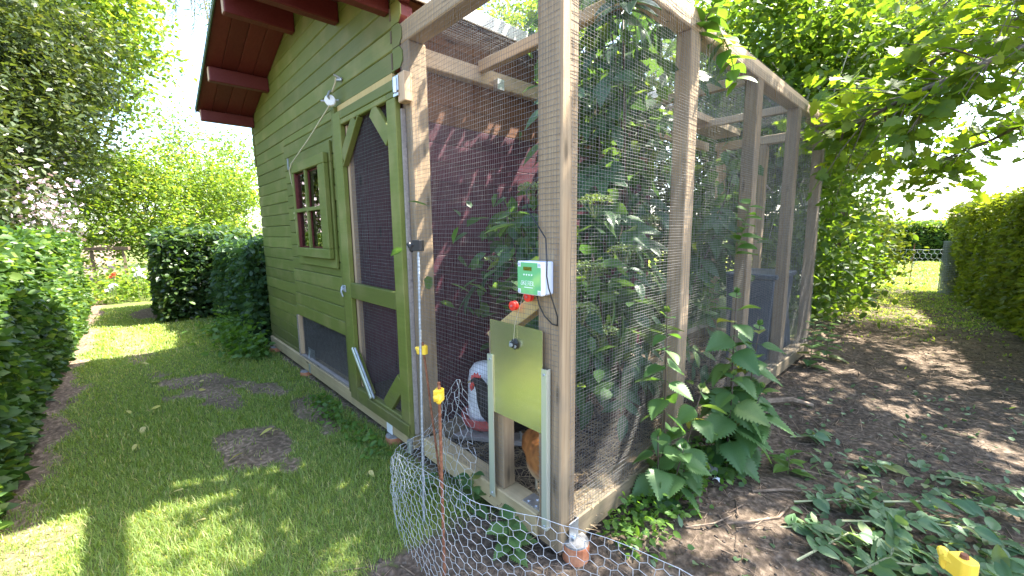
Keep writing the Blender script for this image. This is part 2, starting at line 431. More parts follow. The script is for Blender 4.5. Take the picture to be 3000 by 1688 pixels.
def noi(sc_, det=8):
    n = N.new('ShaderNodeTexNoise'); n.inputs['Scale'].default_value = sc_; n.inputs['Detail'].default_value = det
    L.new(tc.outputs['Object'], n.inputs['Vector']); return n
def ramp(n, stops):
    r = N.new('ShaderNodeValToRGB')
    while len(r.color_ramp.elements) < len(stops): r.color_ramp.elements.new(.5)
    for e, (q, c) in zip(r.color_ramp.elements, stops): e.position = q; e.color = (*c, 1)
    L.new(n.outputs['Fac'], r.inputs['Fac']); return r
nf = noi(38); nc = noi(3.2, 5); nv = noi(190, 3)
rs = ramp(nf, [(.30, (.042,.033,.026)), (.52, (.090,.072,.056)), (.74, (.19,.155,.122))])
rs2 = ramp(nc, [(.35, (.75,.72,.70)), (.65, (1.25,1.2,1.15))])
ms = N.new('ShaderNodeMix'); ms.data_type = 'RGBA'; ms.blend_type = 'MULTIPLY'; ms.inputs['Factor'].default_value = 1
L.new(rs.outputs['Color'], ms.inputs['A']); L.new(rs2.outputs['Color'], ms.inputs['B'])
rg = ramp(nv, [(.3, (.08,.105,.032)), (.7, (.16,.19,.06))])
ad_ = N.new('ShaderNodeAttribute'); ad_.attribute_name = 'dry'
md = N.new('ShaderNodeMix'); md.data_type = 'RGBA'; md.blend_type = 'MULTIPLY'
L.new(ad_.outputs['Fac'], md.inputs['Factor']); L.new(ms.outputs['Result'], md.inputs['A']); md.inputs['B'].default_value = (1.7, 1.66, 1.55, 1)
ma = N.new('ShaderNodeMath'); ma.operation = 'ADD'; mb = N.new('ShaderNodeMath'); mb.operation = 'SUBTRACT'; mb.inputs[1].default_value = .5
L.new(nf.outputs['Fac'], mb.inputs[0])
mm = N.new('ShaderNodeMath'); mm.operation = 'MULTIPLY_ADD'; mm.inputs[1].default_value = 1.5
L.new(mb.outputs[0], mm.inputs[0]); L.new(a.outputs['Fac'], mm.inputs[2])
mr = N.new('ShaderNodeMapRange'); mr.inputs['From Min'].default_value = .25; mr.inputs['From Max'].default_value = .8
L.new(mm.outputs[0], mr.inputs['Value'])
mx = N.new('ShaderNodeMix'); mx.data_type = 'RGBA'
L.new(mr.outputs['Result'], mx.inputs['Factor']); L.new(rg.outputs['Color'], mx.inputs['A']); L.new(md.outputs['Result'], mx.inputs['B'])
L.new(mx.outputs['Result'], p.inputs['Base Color'])
bp = N.new('ShaderNodeBump'); bp.inputs['Strength'].default_value = .9; bp.inputs['Distance'].default_value = .02
L.new(nf.outputs['Fac'], bp.inputs['Height']); L.new(bp.outputs['Normal'], p.inputs['Normal'])
tag(link('ground', gme, gm), kind='structure')

# grass blades on the lawn
def blades(n, x0, x1, y0, y1, h0, h1, w, near=True):
    x = rng.uniform(x0, x1, n); y = rng.uniform(y0, y1, n)
    if near:
        d = np.hypot(x-CAM.x, y-CAM.y)
        keep = rng.random(n) < np.clip(2.6/d, .16, 1)**1.6
        x, y = x[keep], y[keep]
    sm = soil_mask(x, y)+(fbm(x*14, y*14, 60)-.5)*.75
    keep = rng.random(len(x)) > sstep(.02, .95, sm)*1.01
    x, y = x[keep], y[keep]
    inrun = (x > -1.05) & (x < 0) & (y > -.02) & (y < 3.8)
    inshed = (x > -4.15) & (x < -1.0) & (y > -.02) & (y < 2.7)
    k2 = ~(inrun | inshed); x, y = x[k2], y[k2]
    m = len(x); d = np.hypot(x-CAM.x, y-CAM.y)
    lush = .55+.9*fbm(x*1.7, y*1.7, 71)
    h = rng.uniform(h0, h1, m)*lush; ww = w*(.7+.6*rng.random(m))*np.clip(d/2.2, 1, 3.2)
    az = rng.uniform(0, 2*np.pi, m); ln = rng.uniform(.15, 1.0, m)*h
    dx, dy = np.cos(az), np.sin(az); z = gz(x, y)-.004
    sx, sy = -dy*ww/2, dx*ww/2
    V = np.stack([np.stack([x-sx, y-sy, z], 1), np.stack([x+sx, y+sy, z], 1),
                  np.stack([x-sx*.8+dx*ln*.35, y-sy*.8+dy*ln*.35, z+h*.6], 1), np.stack([x+sx*.8+dx*ln*.35, y+sy*.8+dy*ln*.35, z+h*.6], 1),
                  np.stack([x+dx*ln, y+dy*ln, z+h*.92], 1)], 1).reshape(-1, 3)
    b = (np.arange(m)*5)[:, None]
    return V, [b+np.array([[0, 1, 3, 2]]), b+np.array([[2, 3, 4]])]
V1, F1 = blades(360000, -9, -.3, -1.75, .05, .014, .042, .0029)
V2, F2 = blades(26000, -12, 3, 10.5, 20, .03, .07, .012, near=False)
V3, F3 = blades(30000, -.2, 1.4, 3.6, 11, .015, .035, .006, near=False)
def join(parts):
    Vs, Fs, o = [], {}, 0
    for V, F in parts:
        Vs.append(V)
        for f in F:
            f = np.asarray(f); Fs.setdefault(f.shape[1], []).append(f+o)
        o += len(V)
    return np.concatenate(Vs), [np.concatenate(v) for v in Fs.values()]
V, F = join([(V1, F1), (V2, F2), (V3, F3)])
tag(link('grass', np_mesh('grass', V, F), M['grass']), 'short green lawn grass with worn bare patches', 'grass', kind='stuff')

# straw and small twigs on the soil
def litter(n, x0, x1, y0, y1, l0, l1, r, z0=None, flt=None):
    x = rng.uniform(x0, x1, n); y = rng.uniform(y0, y1, n)
    k = (soil_mask(x, y) > .5) if flt is None else flt(x, y)
    x, y = x[k], y[k]; m = len(x)
    az = rng.uniform(0, 2*np.pi, m); l = rng.uniform(l0, l1, m)
    z = (gz(x, y) if z0 is None else z0)+r+rng.random(m)*.006
    P = np.stack([x, y, z], 1); Q = P+np.stack([np.cos(az)*l, np.sin(az)*l, rng.normal(0, .10, m)*l], 1)
    Q[:, 2] = np.maximum(Q[:, 2], z-.002)
    return rod_cloud(P, Q, r*(.6+.8*rng.random(m)))
nrun = lambda x, y: (soil_mask(x, y) > .45) & ~((x > -1.05) & (x < .0) & (y > -.02) & (y < 3.8))
V, F = join([litter(3000, -.7, 1.9, -.6, 3.0, .02, .09, .0013, flt=nrun), litter(420, -.7, 1.9, -.6, 3.0, .05, .16, .0022, flt=nrun), litter(1800, -.3, 1.6, 3, 10, .04, .12, .003, flt=nrun),
             litter(700, -4.2, -1.2, -1.3, -.05, .01, .05, .001)])
tag(link('twig_litter', np_mesh('twig_litter', V, F), M['twig']), 'thin dry twigs and straw scattered over the bare dark soil', 'twigs', kind='stuff')

# small clods and pebbles on the bare soil
n = 5200; x = rng.uniform(-.6, 1.8, n); y = rng.uniform(-.6, 5.5, n)**1.0
k = nrun(x, y); x, y = x[k], y[k]; m = len(x); r = rng.uniform(.002, .0085, m)*(.5+fbm(x*4, y*4, 77))
T = np.array([(1,0,0),(0,1,0),(-1,0,0),(0,-1,0),(0,0,.8),(0,0,-.6)], float)
V = np.stack([x, y, gz(x, y)+r*.2], 1)[:, None]+r[:, None, None]*T[None]*(1+.5*rng.uniform(-1, 1, (m, 6, 1)))
F = (np.arange(m)*6)[:, None, None]+np.array([(0,1,4),(1,2,4),(2,3,4),(3,0,4),(1,0,5),(2,1,5),(3,2,5),(0,3,5)])[None]
M['clod'] = mat('soil_clod', (.05,.038,.03), (.16,.13,.10), rough=.97, scale=(7,7,7))
tag(link('soil_clods', np_mesh('soil_clods', V.reshape(-1, 3), [F.reshape(-1, 3)]), M['clod']), 'small crumbs and clods of dark soil on the bare path', 'soil', kind='stuff')

# ---------------------------------------------------------------- shed
shed = thing('garden_shed', 'green boarded garden shed with maroon eaves and a wire mesh door', 'shed', (-2.64, 0, 0))
XL, XR, RX = -4.17, -1.11, -2.64
zs = lambda x: 2.905-.305*abs(x-RX)          # underside of the roof boards
PIT = .1045
def board_x(x0, x1, z0, z1, yf, th=.028, ma='green', name='board'):
    """one front board with a small chamfer along both long edges, clipped by the roof slope"""
    c = .005; g = .0012
    z0 += g; z1 -= g
    def cl(x, z, sgn):
        lim = (2.905-z)/.305-.004
        return max(x, RX-lim) if sgn < 0 else min(x, RX+lim)
    V = []
    for (z, y) in ((z0, yf+c), (z0+c, yf), (z1-c, yf), (z1, yf+c), (z1, yf+th), (z0, yf+th)):
        V += [(cl(x0, z, -1), y, z), (cl(x1, z, 1), y, z)]
    F = [(2*i, 2*i+1, (2*i+3) % 12, (2*i+2) % 12) for i in range(6)]
    F += [tuple(range(0, 12, 2))[::-1], tuple(range(1, 12, 2))]
    return MB().add(V, F).build(name, M[ma], shed)
for k in range(-19, 0):                       # left panel
    board_x(XL, -3.106, 2.06+PIT*k, 2.06+PIT*(k+1), rng.normal(0, .0008))
z = .530
while z < 2.04:                               # window panel, a little proud
    z1 = min(z+PIT, 2.052)
    for a0, a1 in (((-3.098, -1.913),) if z1 < 1.14 or z > 1.735 else ((-3.098, -2.735), (-2.105, -1.913))):
        board_x(a0, a1, z, z1, -.014+rng.normal(0, .0006), ma='green')
    z = z1
for k in range(0, 8):                         # gable
    board_x(XL, XR, 2.06+PIT*k, 2.06+PIT*(k+1), rng.normal(0, .0008))
# log joints at both corners
for k in range(-1, 4):
    z0, z1 = 2.062+PIT*k, 2.062+PIT*(k+1)-.004
    for s, xe in ((1, -1.012), (-1, -4.235)):
        if s == 1 and k < 0: continue
        xi = XR+.001 if s == 1 else XL-.001
        c = .028
        poly = [(xi, z0), (xe-s*c, z0), (xe, z0+c), (xe, z1-c), (xe-s*c, z1), (xi, z1)]
        if s == -1: poly = poly[::-1]
        MB().prism_xz(poly, -.006, -.001).build('log_end', M['green'], shed)
        MB().prism_xz([(x-(.004*s if abs(x-xi) > .01 else 0), z) for x, z in poly], -.0005, .062).build('log_end', M['maroon'], shed)
    if k >= 0:
        MB().box(XR-.012, XR+.002, -.0085, -.004, z0+.030 if k else z0+.01, z0+.085).build('notch', M['darkwood'], shed)
for k in range(-19, -1):
    z0, z1 = 2.062+PIT*k, 2.062+PIT*(k+1)-.004
    c = .02
    MB().prism_xz([(XL-.001, z1), (-4.205+c, z1), (-4.205, z1-c), (-4.205, z0+c), (-4.205+c, z0), (XL-.001, z0)], .003, .05).build('log_end', M['green'], shed)
# side, back and inside walls
for k in range(0, 23):
    z0 = .075+PIT*k; z1 = min(z0+PIT-.0015, 2.435)
    if z1-z0 < .02: continue
    MB().box(-1.142, -1.114, .064, 2.62, z0, z1).build('side_board', M['maroon_y'] if z0 < 1.85 else M['brown'], shed, bevel=.0025)
MB().box(XL, XL+.028, .03, 2.62, .075, 2.42).build('left_wall', M['green'], shed)
MB().prism_xz([(XL, .075), (XR-.04, .075), (XR-.04, 2.40), (RX, 2.88), (XL, 2.42)], 2.625, 2.655).build('back_wall', M['green'], shed)
MB().box(XL+.03, -1.145, .05, 2.62, .10, .135).build('floor', M['darkwood'], shed)
MB().box(-1.98, -1.95, .04, 2.2, .14, 2.3).build('inner_partition', M['maroon_lifted'], shed)
MB().box(-1.945, -1.146, 1.15, 1.18, .14, 2.3).build('inner_wall', M['maroon_lifted'], shed)
for i in range(9):
    MB().box(-3.03+i*.115, -2.925+i*.115, .42, .44, .14, .62).build('inner_board', M['darkwood'], shed)
MB().box(-4.15, -1.05, -.022, .075, .046, .1455).build('sill_beam', M['sill_x'], shed, bevel=.004)
for (x0, x1) in ((-3.092, -1.975),):
    MB().box(x0, x1, -.013, .016, .1465, .168).build('sill_strip', M['greywood'], shed, bevel=.003)
# roof
YF, YB = -.46, 2.70
for s in (-1, 1):
    xe = -4.20 if s < 0 else -.985
    def slope(t0, t1, y0, y1, name, m, bev=0):
        poly = [(RX, 2.905+t0), (xe, zs(xe)+t0), (xe, zs(xe)+t1), (RX, 2.905+t1)]
        if s > 0: poly = poly[::-1]
        return MB().prism_xz(poly, y0, y1).build(name, M[m], shed, bevel=bev)
    for i in range(4):
        slope(0, .018, YF+i*.115+.0015, YF+(i+1)*.115-.0015, 'soffit_board', 'maroon', .003)
    slope(0, .018, .002, YB, 'roof_deck', 'brown')
    slope(.019, .030, YF-.012, YB+.01, 'roof_felt', 'felt')
    slope(-.012, .0185, YF-.011, YF-.002, 'verge_trim', 'felt')
MB().box(-.984, -.972, YF, YB, zs(-.985)-.03, zs(-.985)+.045).build('sunlit_edge', M['edge'], shed, bevel=.003)  # pale strip added for the sunlit white along the eave
MB().box(-1.02, -.984, YF, YB, zs(-.985)+.031, zs(-.985)+.042).build('sunlit_edge', M['edge'], shed)
for x, w, h in ((-4.13, .06, .10), (-3.47, .065, .115), (-2.64, .075, .145), (-1.80, .065, .115), (-1.155, .06, .10)):
    zt = zs(x)-.011
    MB().box(x-w/2, x+w/2, YF+.02, -.0015, zt-h, zt).build('purlin', M['maroon'], shed, bevel=.005)
    MB().box(x-w/2+.006, x+w/2-.006, YF+.016, YF+.0195, zt-h+.006, zt-.006).build('purlin_end', M['pale'], shed)

# window: sash standing proud, four panes, maroon reveals
for q in ((-2.832, -1.986, 1.008, 1.14), (-2.832, -1.986, 1.731, 1.867), (-2.832, -2.70, 1.141, 1.73), (-2.125, -1.986, 1.141, 1.73)):
    MB().box(q[0], q[1], -.034, -.0165, q[2], q[3]).build('window_backing', M['green'], shed, bevel=.003)
wx0, wx1, wz0, wz1 = -2.735, -2.010, 1.075, 1.792
fr = MB()
fr.box(wx0, wx1, -.072, -.036, wz1-.07, wz1); fr.box(wx0, wx1, -.072, -.036, wz0, wz0+.07)
fr.box(wx0, wx0+.04, -.0715, -.036, wz0+.07, wz1-.07); fr.box(wx1-.125, wx1, -.0715, -.036, wz0+.07, wz1-.07)
win = fr.build('window', M['green'], shed, bevel=.005)
ox0, ox1, oz0, oz1 = wx0+.04, wx1-.125, wz0+.07, wz1-.07
xm, zm = (ox0+ox1)/2-.01, (oz0+oz1)/2
MB().box(xm-.014, xm+.014, -.068, -.048, oz0, oz1).build('muntin', M['green'], win, bevel=.003)
MB().box(ox0, xm-.0145, -.067, -.048, zm-.014, zm+.014).build('muntin', M['green'], win, bevel=.003)
MB().box(xm+.0145, ox1, -.067, -.048, zm-.014, zm+.014).build('muntin', M['green'], win, bevel=.003)
rv = MB()
rv.box(ox0+.001, ox0+.012, -.062, -.02, oz0, oz1); rv.box(ox1-.012, ox1-.001, -.062, -.02, oz0, oz1)
rv.box(ox0+.013, ox1-.013, -.0355, .05, oz1-.012, oz1-.001); rv.box(ox0+.013, ox1-.013, -.0355, .05, oz0+.001, oz0+.012)
rv.box(xm-.012, xm+.012, -.0475, -.03, oz0+.013, oz1-.013)
rv.build('reveal', M['maroon'], win)
for (a0, a1) in ((ox0+.013, xm-.013), (xm+.013, ox1-.013)):
    for (b0, b1) in ((oz0+.013, zm-.001), (zm+.001, oz1-.013)):
        t = rng.normal(0, .0012, 2)
        V = [(a0, -.041+t[0], b0), (a1, -.041-t[0], b0), (a1, -.040+t[1], b1), (a0, -.040-t[1], b1)]
        MB().add(V, [(0, 1, 2, 3)]).build('pane', M['glass'], win)

# wire mesh panel builder
def wire_grid(o, ux, uz, nx, nz, pp, r, jit=.0012, nseg=10, nrm=(0, 1, 0), clip=None):
    """welded mesh: origin o, unit axes ux/uz, counts, pitch p; wires slightly wavy"""
    o, ux, uz, nrm = (np.array(v, float) for v in (o, ux, uz, nrm))
    px_, pz_ = pp if isinstance(pp, tuple) else (pp, pp)
    W, H = nx*px_, nz*pz_
    P, Q = [], []
    def line(a, b, n):
        t = np.linspace(0, 1, n+1)[:, None]
        pts = a+(b-a)*t+nrm*(rng.normal(0, jit, (n+1, 1)))+uz*rng.normal(0, jit*.5, (n+1, 1))
        P.append(pts[:-1]); Q.append(pts[1:])
    for i in range(nx+1):
        line(o+ux*i*px_+nrm*r, o+ux*i*px_+uz*H+nrm*r, max(2, nseg//2))
    for j in range(nz+1):
        line(o+uz*j*pz_-nrm*r, o+ux*W+uz*j*pz_-nrm*r, nseg)
    P, Q = np.concatenate(P), np.concatenate(Q)
    if clip is not None:
        k = clip((P+Q)/2); P, Q = P[k], Q[k]
    return rod_cloud(P, Q, r, 4)
def mesh_part(name, VF, parent, m='wire'):
    return link(name, np_mesh(name, VF[0], VF[1], wloc(parent)), M[m], parent, kind='stuff')

# low mesh opening beside the door
MB().box(-3.090, -3.050, -.016, .020, .169, .528).build('mesh_frame', M['pale'], shed, bevel=.003)
MB().box(-3.104, -3.092, -.020, .012, .10, .528).build('mesh_frame', M['greywood'], shed)
mesh_part('fine_mesh', wire_grid((-3.05, .012, .165), (1, 0, 0), (0, 0, 1), 100, 33, .0112, .0008, jit=.0006), shed)
bk = MB(); bk.box(-2.97, -2.80, .016, .020, .155, .245); bk.box(-2.97, -2.80, -.005, .0159, .149, .153)
bk.tube([(-2.90, .01, .235), (-2.895, .0, .19), (-2.885, -.004, .158)], .006, 6)
bk.build('bracket', M['galv'], shed)
MB().box(-2.845, -2.805, -.026, -.0225, .05, .13).build('bracket', M['galv'], shed)
MB().box(-1.36, -1.29, -.030, -.0225, .045, .128).build('hinge_plate', M['white'], shed, bevel=.004)

# door
door = holder('door', shed)
dx0, dx1, dz0, dz1, yf, yb = -1.852, -1.030, .125, 2.000, -.048, -.016
MB().box(-1.911, -1.856, -.036, .02, .146, 2.05).build('jamb', M['green'], shed, bevel=.004)
MB().box(-1.855, -1.115, -.014, .03, 2.005, 2.055).build('lintel', M['yellowpine'], shed, bevel=.003)
MB().box(dx0, dx0+.112, yf, yb, dz0, dz1).build('stile', M['green'], door, bevel=.004)
MB().box(dx1-.095, dx1, yf, yb, dz0, dz1-.086).build('stile', M['green'], door, bevel=.004)
MB().box(dx0+.1125, dx1, yf+.001, yb, dz1-.052, dz1).build('rail', M['green'], door, bevel=.004)
MB().box(dx0+.1125, dx1-.0955, yf+.002, yb, dz1-.085, dz1-.0535).build('rail', M['green'], door, bevel=.004)
MB().box(dx1-.095, dx1, yf+.002, yb, dz1-.085, dz1-.0535).build('rail', M['green'], door, bevel=.004)
MB().box(dx0+.1125, dx1-.0955, yf, yb, .834, .934).build('rail', M['green'], door, bevel=.004)
MB().box(dx0+.1125, dx1-.0955, yf, yb, dz0, .226).build('rail', M['green'], door, bevel=.004)
MB().box(dx0+.30, dx1+.005, yf-.014, yf-.001, dz0+.02, dz0+.085).build('strap', M['green'], door, bevel=.004)
def brace(x0, z0, x1, z1, w, name='brace', m='green', y0=None, y1=None):
    d = Vector((x1-x0, z1-z0)).normalized(); n = Vector((-d.y, d.x))*w/2
    poly = [(x0+n.x, z0+n.y), (x0-n.x, z0-n.y), (x1-n.x, z1-n.y), (x1+n.x, z1+n.y)]
    return MB().prism_xz(poly, y0 if y0 is not None else yf+.004, y1 if y1 is not None else yb-.002).build(name, M[m], door, bevel=.003)
sx0, sx1 = dx0+.112, dx1-.095
brace(sx0+.0, 1.715, sx0+.205, 1.913, .085)
brace(sx0+.018, 1.668, sx0+.27, 1.912, .012, 'brace_edge', 'green', yf-.004, yb)
brace(sx1-.0, 1.73, sx1-.18, 1.913, .088)
brace(sx0+.0, .44, sx0+.20, .215, .085)
brace(sx1-.0, .43, sx1-.195, .222, .095)
brace(sx0-.01, .50, sx0+.245, .225, .022, 'metal_strip', 'alurail', yf-.016, yf-.005)
brace(sx0+.02, .505, sx0+.275, .23, .018, 'metal_strip', 'galv', yf-.010, yf+.002)
MB().box(sx0+.001, sx0+.030, yb+.001, yb+.03, .23, 1.91).build('inner_frame', M['pale'], door)
MB().box(dx1+.003, dx1+.018, yb-.006, -.001, .15, 1.86).build('inner_frame', M['greywood'], door)

mesh_part('wire_mesh', wire_grid((sx0, yb+.006, dz0+.08), (1, 0, 0), (0, 0, 1), 49, 92, (.0127, .0190), .0007), door)
lt = MB(); lt.tube([(-1.895, -.045, .888), (-1.825, -.060, .882)], .009, 8)
lt.tube([(-1.84, -.062, .905), (-1.835, -.074, .87), (-1.828, -.066, .835)], .006, 6)
lt.box(-1.895, -1.872, -.046, -.0365, .87, .905); lt.box(-1.84, -1.81, -.055, -.0485, .865, .91)
lt.build('latch', M['steel'], shed, bevel=.002)
hb = MB(); hb.box(-.992, -.928, -.050, -.006, 1.875, 2.01); hb.build('hinge_block', M['pale'], shed, bevel=.004)
hb = MB(); hb.box(-1.028, -.975, -.056, -.0515, 1.93, 2.0); hb.tube([(-.996, -.060, 1.92), (-.996, -.060, 1.99)], .010, 8)
hb.box(-1.02, -.975, -.060, -.0522, 1.905, 1.92); hb.build('hinge', M['galv'], shed, bevel=.001)
hb = MB(); hb.tube([(-1.02, -.058, .06), (-1.02, -.058, .13)], .016, 10); hb.build('hinge', M['galv'], shed)

# pulley and rope on the gable
pul = thing('rope_pulley', 'small white pulley wheel with a pale rope hanging from the gable boards', 'pulley', (-1.85, -.03, 2.08))
c = Vector((-1.850, -.055, 2.080))
MB().lathe([(.008, -.012), (.030, -.012), (.033, -.009), (.024, -.004), (.024, .004), (.033, .009), (.030, .012), (.008, .012)], c, 24, (.85, -.5, 0)).build('wheel', M['white'], pul, smooth=False)
hk = MB(); hk.tube([(-1.850, -.055, 2.080), (-1.835, -.075, 2.10), (-1.84, -.06, 2.13), (-1.845, -.045, 2.137)], .007, 8)
hk.tube([(-1.885, -.10, 2.077), (-1.82, -.012, 2.083)], .006, 8); hk.build('hook', M['steel'], pul)
nl = MB(); nl.tube([(-1.775, .0, 2.20), (-1.795, -.045, 2.222)], .007, 8); nl.tube([(-1.77, -.004, 2.195), (-1.80, -.03, 2.195)], .01, 6); nl.build('nail', M['steel'], pul)
rp = MB(); rp.tube([(-1.79, -.035, 2.205), (-1.80, -.035, 2.18), (-1.838, -.045, 2.13)], .005, 6)
rp.tube([(-1.855, -.060, 2.05), (-2.27, -.068, 1.915), (-2.675, -.080, 1.795)], .0045, 6)
rp.tube([(-2.675, -.080, 1.795), (-2.735, -.082, 1.75), (-2.79, -.05, 1.62), (-2.80, -.042, 1.45), (-2.83, -.040, 1.39), (-2.86, -.038, 1.375)], .0045, 6)
rp.tube([(-2.825, -.045, 1.42), (-2.80, -.045, 1.43)], .008, 6)
rp.tube([(-2.85, -.03, 1.26), (-2.852, -.03, 1.21)], .006, 6)
rp.build('rope', M['rope'], pul)
MB().box(-2.995, -2.975, -.024, -.015, 1.79, 1.88).build('window_hinge', M['steel'], shed)

# clay pipe footings filled with concrete
spots = [(-4.02, .0, .062, .045, 'concrete capped clay footing under the far left corner of the green shed'),
         (-2.95, -.02, .050, .040, 'small low clay footing under the sill beam below the mesh opening'),
         (-1.30, -.01, .054, .044, 'concrete capped clay footing under the bottom hinge of the mesh door'),
         (.020, .070, .052, .075, 'clay footing under the front corner post of the chicken run'),
         (.0, .98, .060, .042, 'clay footing half hidden by nettles under the second run post')]
for x, y, r, h, lb in spots:
    t = thing('pipe_footing', lb, 'footing', (x, y, 0), 'clay pipe footings under the shed and run')
    MB().lathe([(r*.98, -.06), (r, h*.80), (r*.99, h*.86)], (x, y, 0), 22).build('clay_pipe', M['clay'], t)
    MB().lathe([(r*.97, h*.861), (r*.95, h*.95), (r*.6, h), (.01, h+.002)], (x, y, 0), 22).build('concrete_cap', M['concrete'], t)

# ---------------------------------------------------------------- chicken run
run = thing('chicken_run', 'larch post and wire mesh chicken run built against the green shed', 'chicken run', (-.5, 1.8, 0))
ZT = 2.17
PW = .085
# posts: corner, door side, along the right side, back
MB().box(-.112, 0, 0, .09, .035, ZT).build('post', M['post'], run, bevel=.006, label='front corner post with the control box on it')
MB().box(-1.040, -.962, 0, .10, .147, ZT).build('post', M['post'], run, bevel=.005)
for y in (.920, 1.855, 2.785, 3.655):
    MB().box(-.078, 0, y, y+.095, .147, ZT).build('post', M['post'], run, bevel=.005)
MB().box(-.93, -.855, 3.655, 3.74, .147, 2.08).build('post', M['post'], run, bevel=.005, label='sunlit back post')
MB().box(-.52, -.455, 3.665, 3.735, .147, 2.08).build('post', M['post'], run, bevel=.005)
# top rails, rafters, sills
MB().box(-1.04, 0, 0, .09, ZT+.001, ZT+.095).build('rail', M['rail_x'], run, bevel=.005)
MB().box(-.092, 0, .0915, 3.76, ZT+.001, ZT+.095).build('rail', M['rail_y'], run, bevel=.006)
MB().box(-1.112, -1.056, .102, 3.76, ZT-.06, ZT+.03).build('rail', M['rail_y'], run, bevel=.005)
MB().box(-.953, -.094, 3.66, 3.735, 2.082, 2.165).build('rail', M['rail_x'], run, bevel=.005)
for y in (.50, 1.90, 2.86):
    MB().box(-1.054, -.094, y, y+.045, ZT-.005, ZT+.055).build('rafter', M['rail_x'], run, bevel=.004)
MB().box(-.953, -.70, 2.3, 3.64, 2.20, 2.26).build('rafter', M['rail_y'], run, bevel=.004)
MB().box(-.955, -.113, -.012, .085, .046, .146).build('sill', M['sill_x'], run, bevel=.004)
MB().box(-.100, .012, .0915, 3.76, .046, .146).build('sill', M['sill_y'], run, bevel=.005)
MB().box(-.953, -.102, 3.66, 3.755, .046, .146).build('sill', M['sill_x'], run, bevel=.004)
MB().box(-1.05, -.957, .102, 3.755, .046, .146).build('sill', M['sill_y'], run, bevel=.004)
# pop door framing
MB().box(-.405, -.318, .004, .070, .147, .835).build('door_upright', M['post'], run, bevel=.004)
MB().bar((-.40, .037, .80), (-.112, .037, 1.005), .06, .062, (0, 1, 0)).build('brace', M['yellowpine'], run, bevel=.003)
# galvanised brackets
bk = MB(); bk.box(.013, .0165, .036, .092, .045, .15); bk.box(-.02, .0125, .0885, .0913, .06, .15); bk.tube([(.016, .062, .085), (.026, .062, .083)], .011, 6)
bk.build('corner_bracket', M['galv'], run, bevel=.001)
bk = MB(); bk.box(-.21, -.114, .01, .075, .147, .151); bk.box(-.117, -.113, .01, .075, .152, .20)
for i in range(4): bk.tube([(-.19+.022*i, .025+.03*(i % 2), .151), (-.19+.022*i, .025+.03*(i % 2), .155)], .006, 6)
bk.build('inner_bracket', M['galv'], run)
MB().box(-.0795, -.02, 3.752, 3.757, 2.0, 2.16).build('end_bracket', M['galv'], run)
for y in (.62, 1.02): MB().box(-1.055, -1.02, y, y+.05, 2.09, 2.15).build('joist_hanger', M['galv'], run)
# welded mesh, front side, roof, back
PA_, PB_ = (.0127, .0190), (.0190, .0127)
def cut_pop(c):
    x, z = c[:, 0], c[:, 2]
    return ~((x > -.345) & (x < -.066) & (z < .60) & (z > .15))
mesh_part('front_mesh', wire_grid((-1.035, -.004, .125), (1, 0, 0), (0, 0, 1), 81, 112, PA_, .00062, clip=cut_pop), run)
mesh_part('side_mesh', wire_grid((.004, .05, .100), (0, 1, 0), (0, 0, 1), 195, 167, PB_, .00068, jit=.0017, nseg=30, nrm=(1, 0, 0)), run)
mesh_part('roof_mesh', wire_grid((-1.03, .01, ZT+.099), (1, 0, 0), (0, 1, 0), 54, 197, .0190, .0006, jit=.002, nrm=(0, 0, 1)), run)
mesh_part('back_mesh', wire_grid((-1.03, 3.76, .1), (1, 0, 0), (0, 0, 1), 54, 108, .0190, .0006), run)

# run floor, straw
fx, fy = np.meshgrid(np.linspace(-1.04, .005, 50), np.linspace(-.005, 3.75, 140), indexing='ij')
fz = .035+.05*fbm(fx*5, fy*5, 90)*np.clip(np.minimum.reduce([fx+1.04, .01-fx, fy+.01])*9, .15, 1)
I = np.arange(fx.size).reshape(fx.shape)
F = np.stack([I[:-1, :-1], I[1:, :-1], I[1:, 1:], I[:-1, 1:]], -1).reshape(-1, 4)
M['runsoil'] = mat('dark_run_soil', (.030,.022,.018), (.085,.062,.045), rough=.97, scale=(30,30,30), bump=1.0)
tag(link('run_floor', np_mesh('run_floor', np.stack([fx, fy, fz], -1).reshape(-1, 3), [F]), M['runsoil']), kind='structure')
V, F = join([litter(5200, -1.0, -.02, .02, 3.6, .03, .12, .0014, z0=.068, flt=lambda x, y: x < 9), litter(900, -1.0, -.02, .02, 1.2, .03, .10, .0016, z0=.085, flt=lambda x, y: x < 9),
             litter(900, -.1, .008, .1, 2.0, .01, .05, .0011, z0=.147, flt=lambda x, y: x < 9), litter(400, -3.05, -1.95, -.02, .07, .006, .03, .0011, z0=.147, flt=lambda x, y: x < 9)])
tag(link('straw_litter', np_mesh('straw_litter', V, F), M['straw']), 'loose dry straw lying on the floor and sills of the chicken run', 'straw', kind='stuff')

# automatic chicken door
pop = thing('chicken_door', 'sliding aluminium chicken door half raised between two metal rails beside the corner post', 'chicken door', (-.24, -.02, .15))
MB().box(-.358, -.066, -.0245, -.0215, .504, .897).build('door_panel', M['alu'], pop)
for x0, x1, z0, z1 in ((-.374, -.342, .115, .748), (-.066, -.041, .125, .757)):
    r = MB(); r.box(x0, x1, -.030, -.0255, z0, z1); r.box(x0 if x0 < -.3 else x1-.003, x0+.003 if x0 < -.3 else x1, -.0254, -.0085, z0, z1)
    rr = r.build('guide_rail', M['alurail'], pop)
    s_ = MB()
    for z in (z0+.015, z1-.02): s_.lathe([(.005, 0), (.004, .003), (.001, .004)], ((x0+x1)/2, -.030, z), 8, (0, -1, 0))
    s_.build('screw', M['steel'], rr)
kn = MB(); kc = (-.206, -.0245, .822)
kn.lathe([(.020, .002), (.022, .007), (.015, .012), (.013, .020), (.006, .021)], kc, 7, (0, -1, 0))
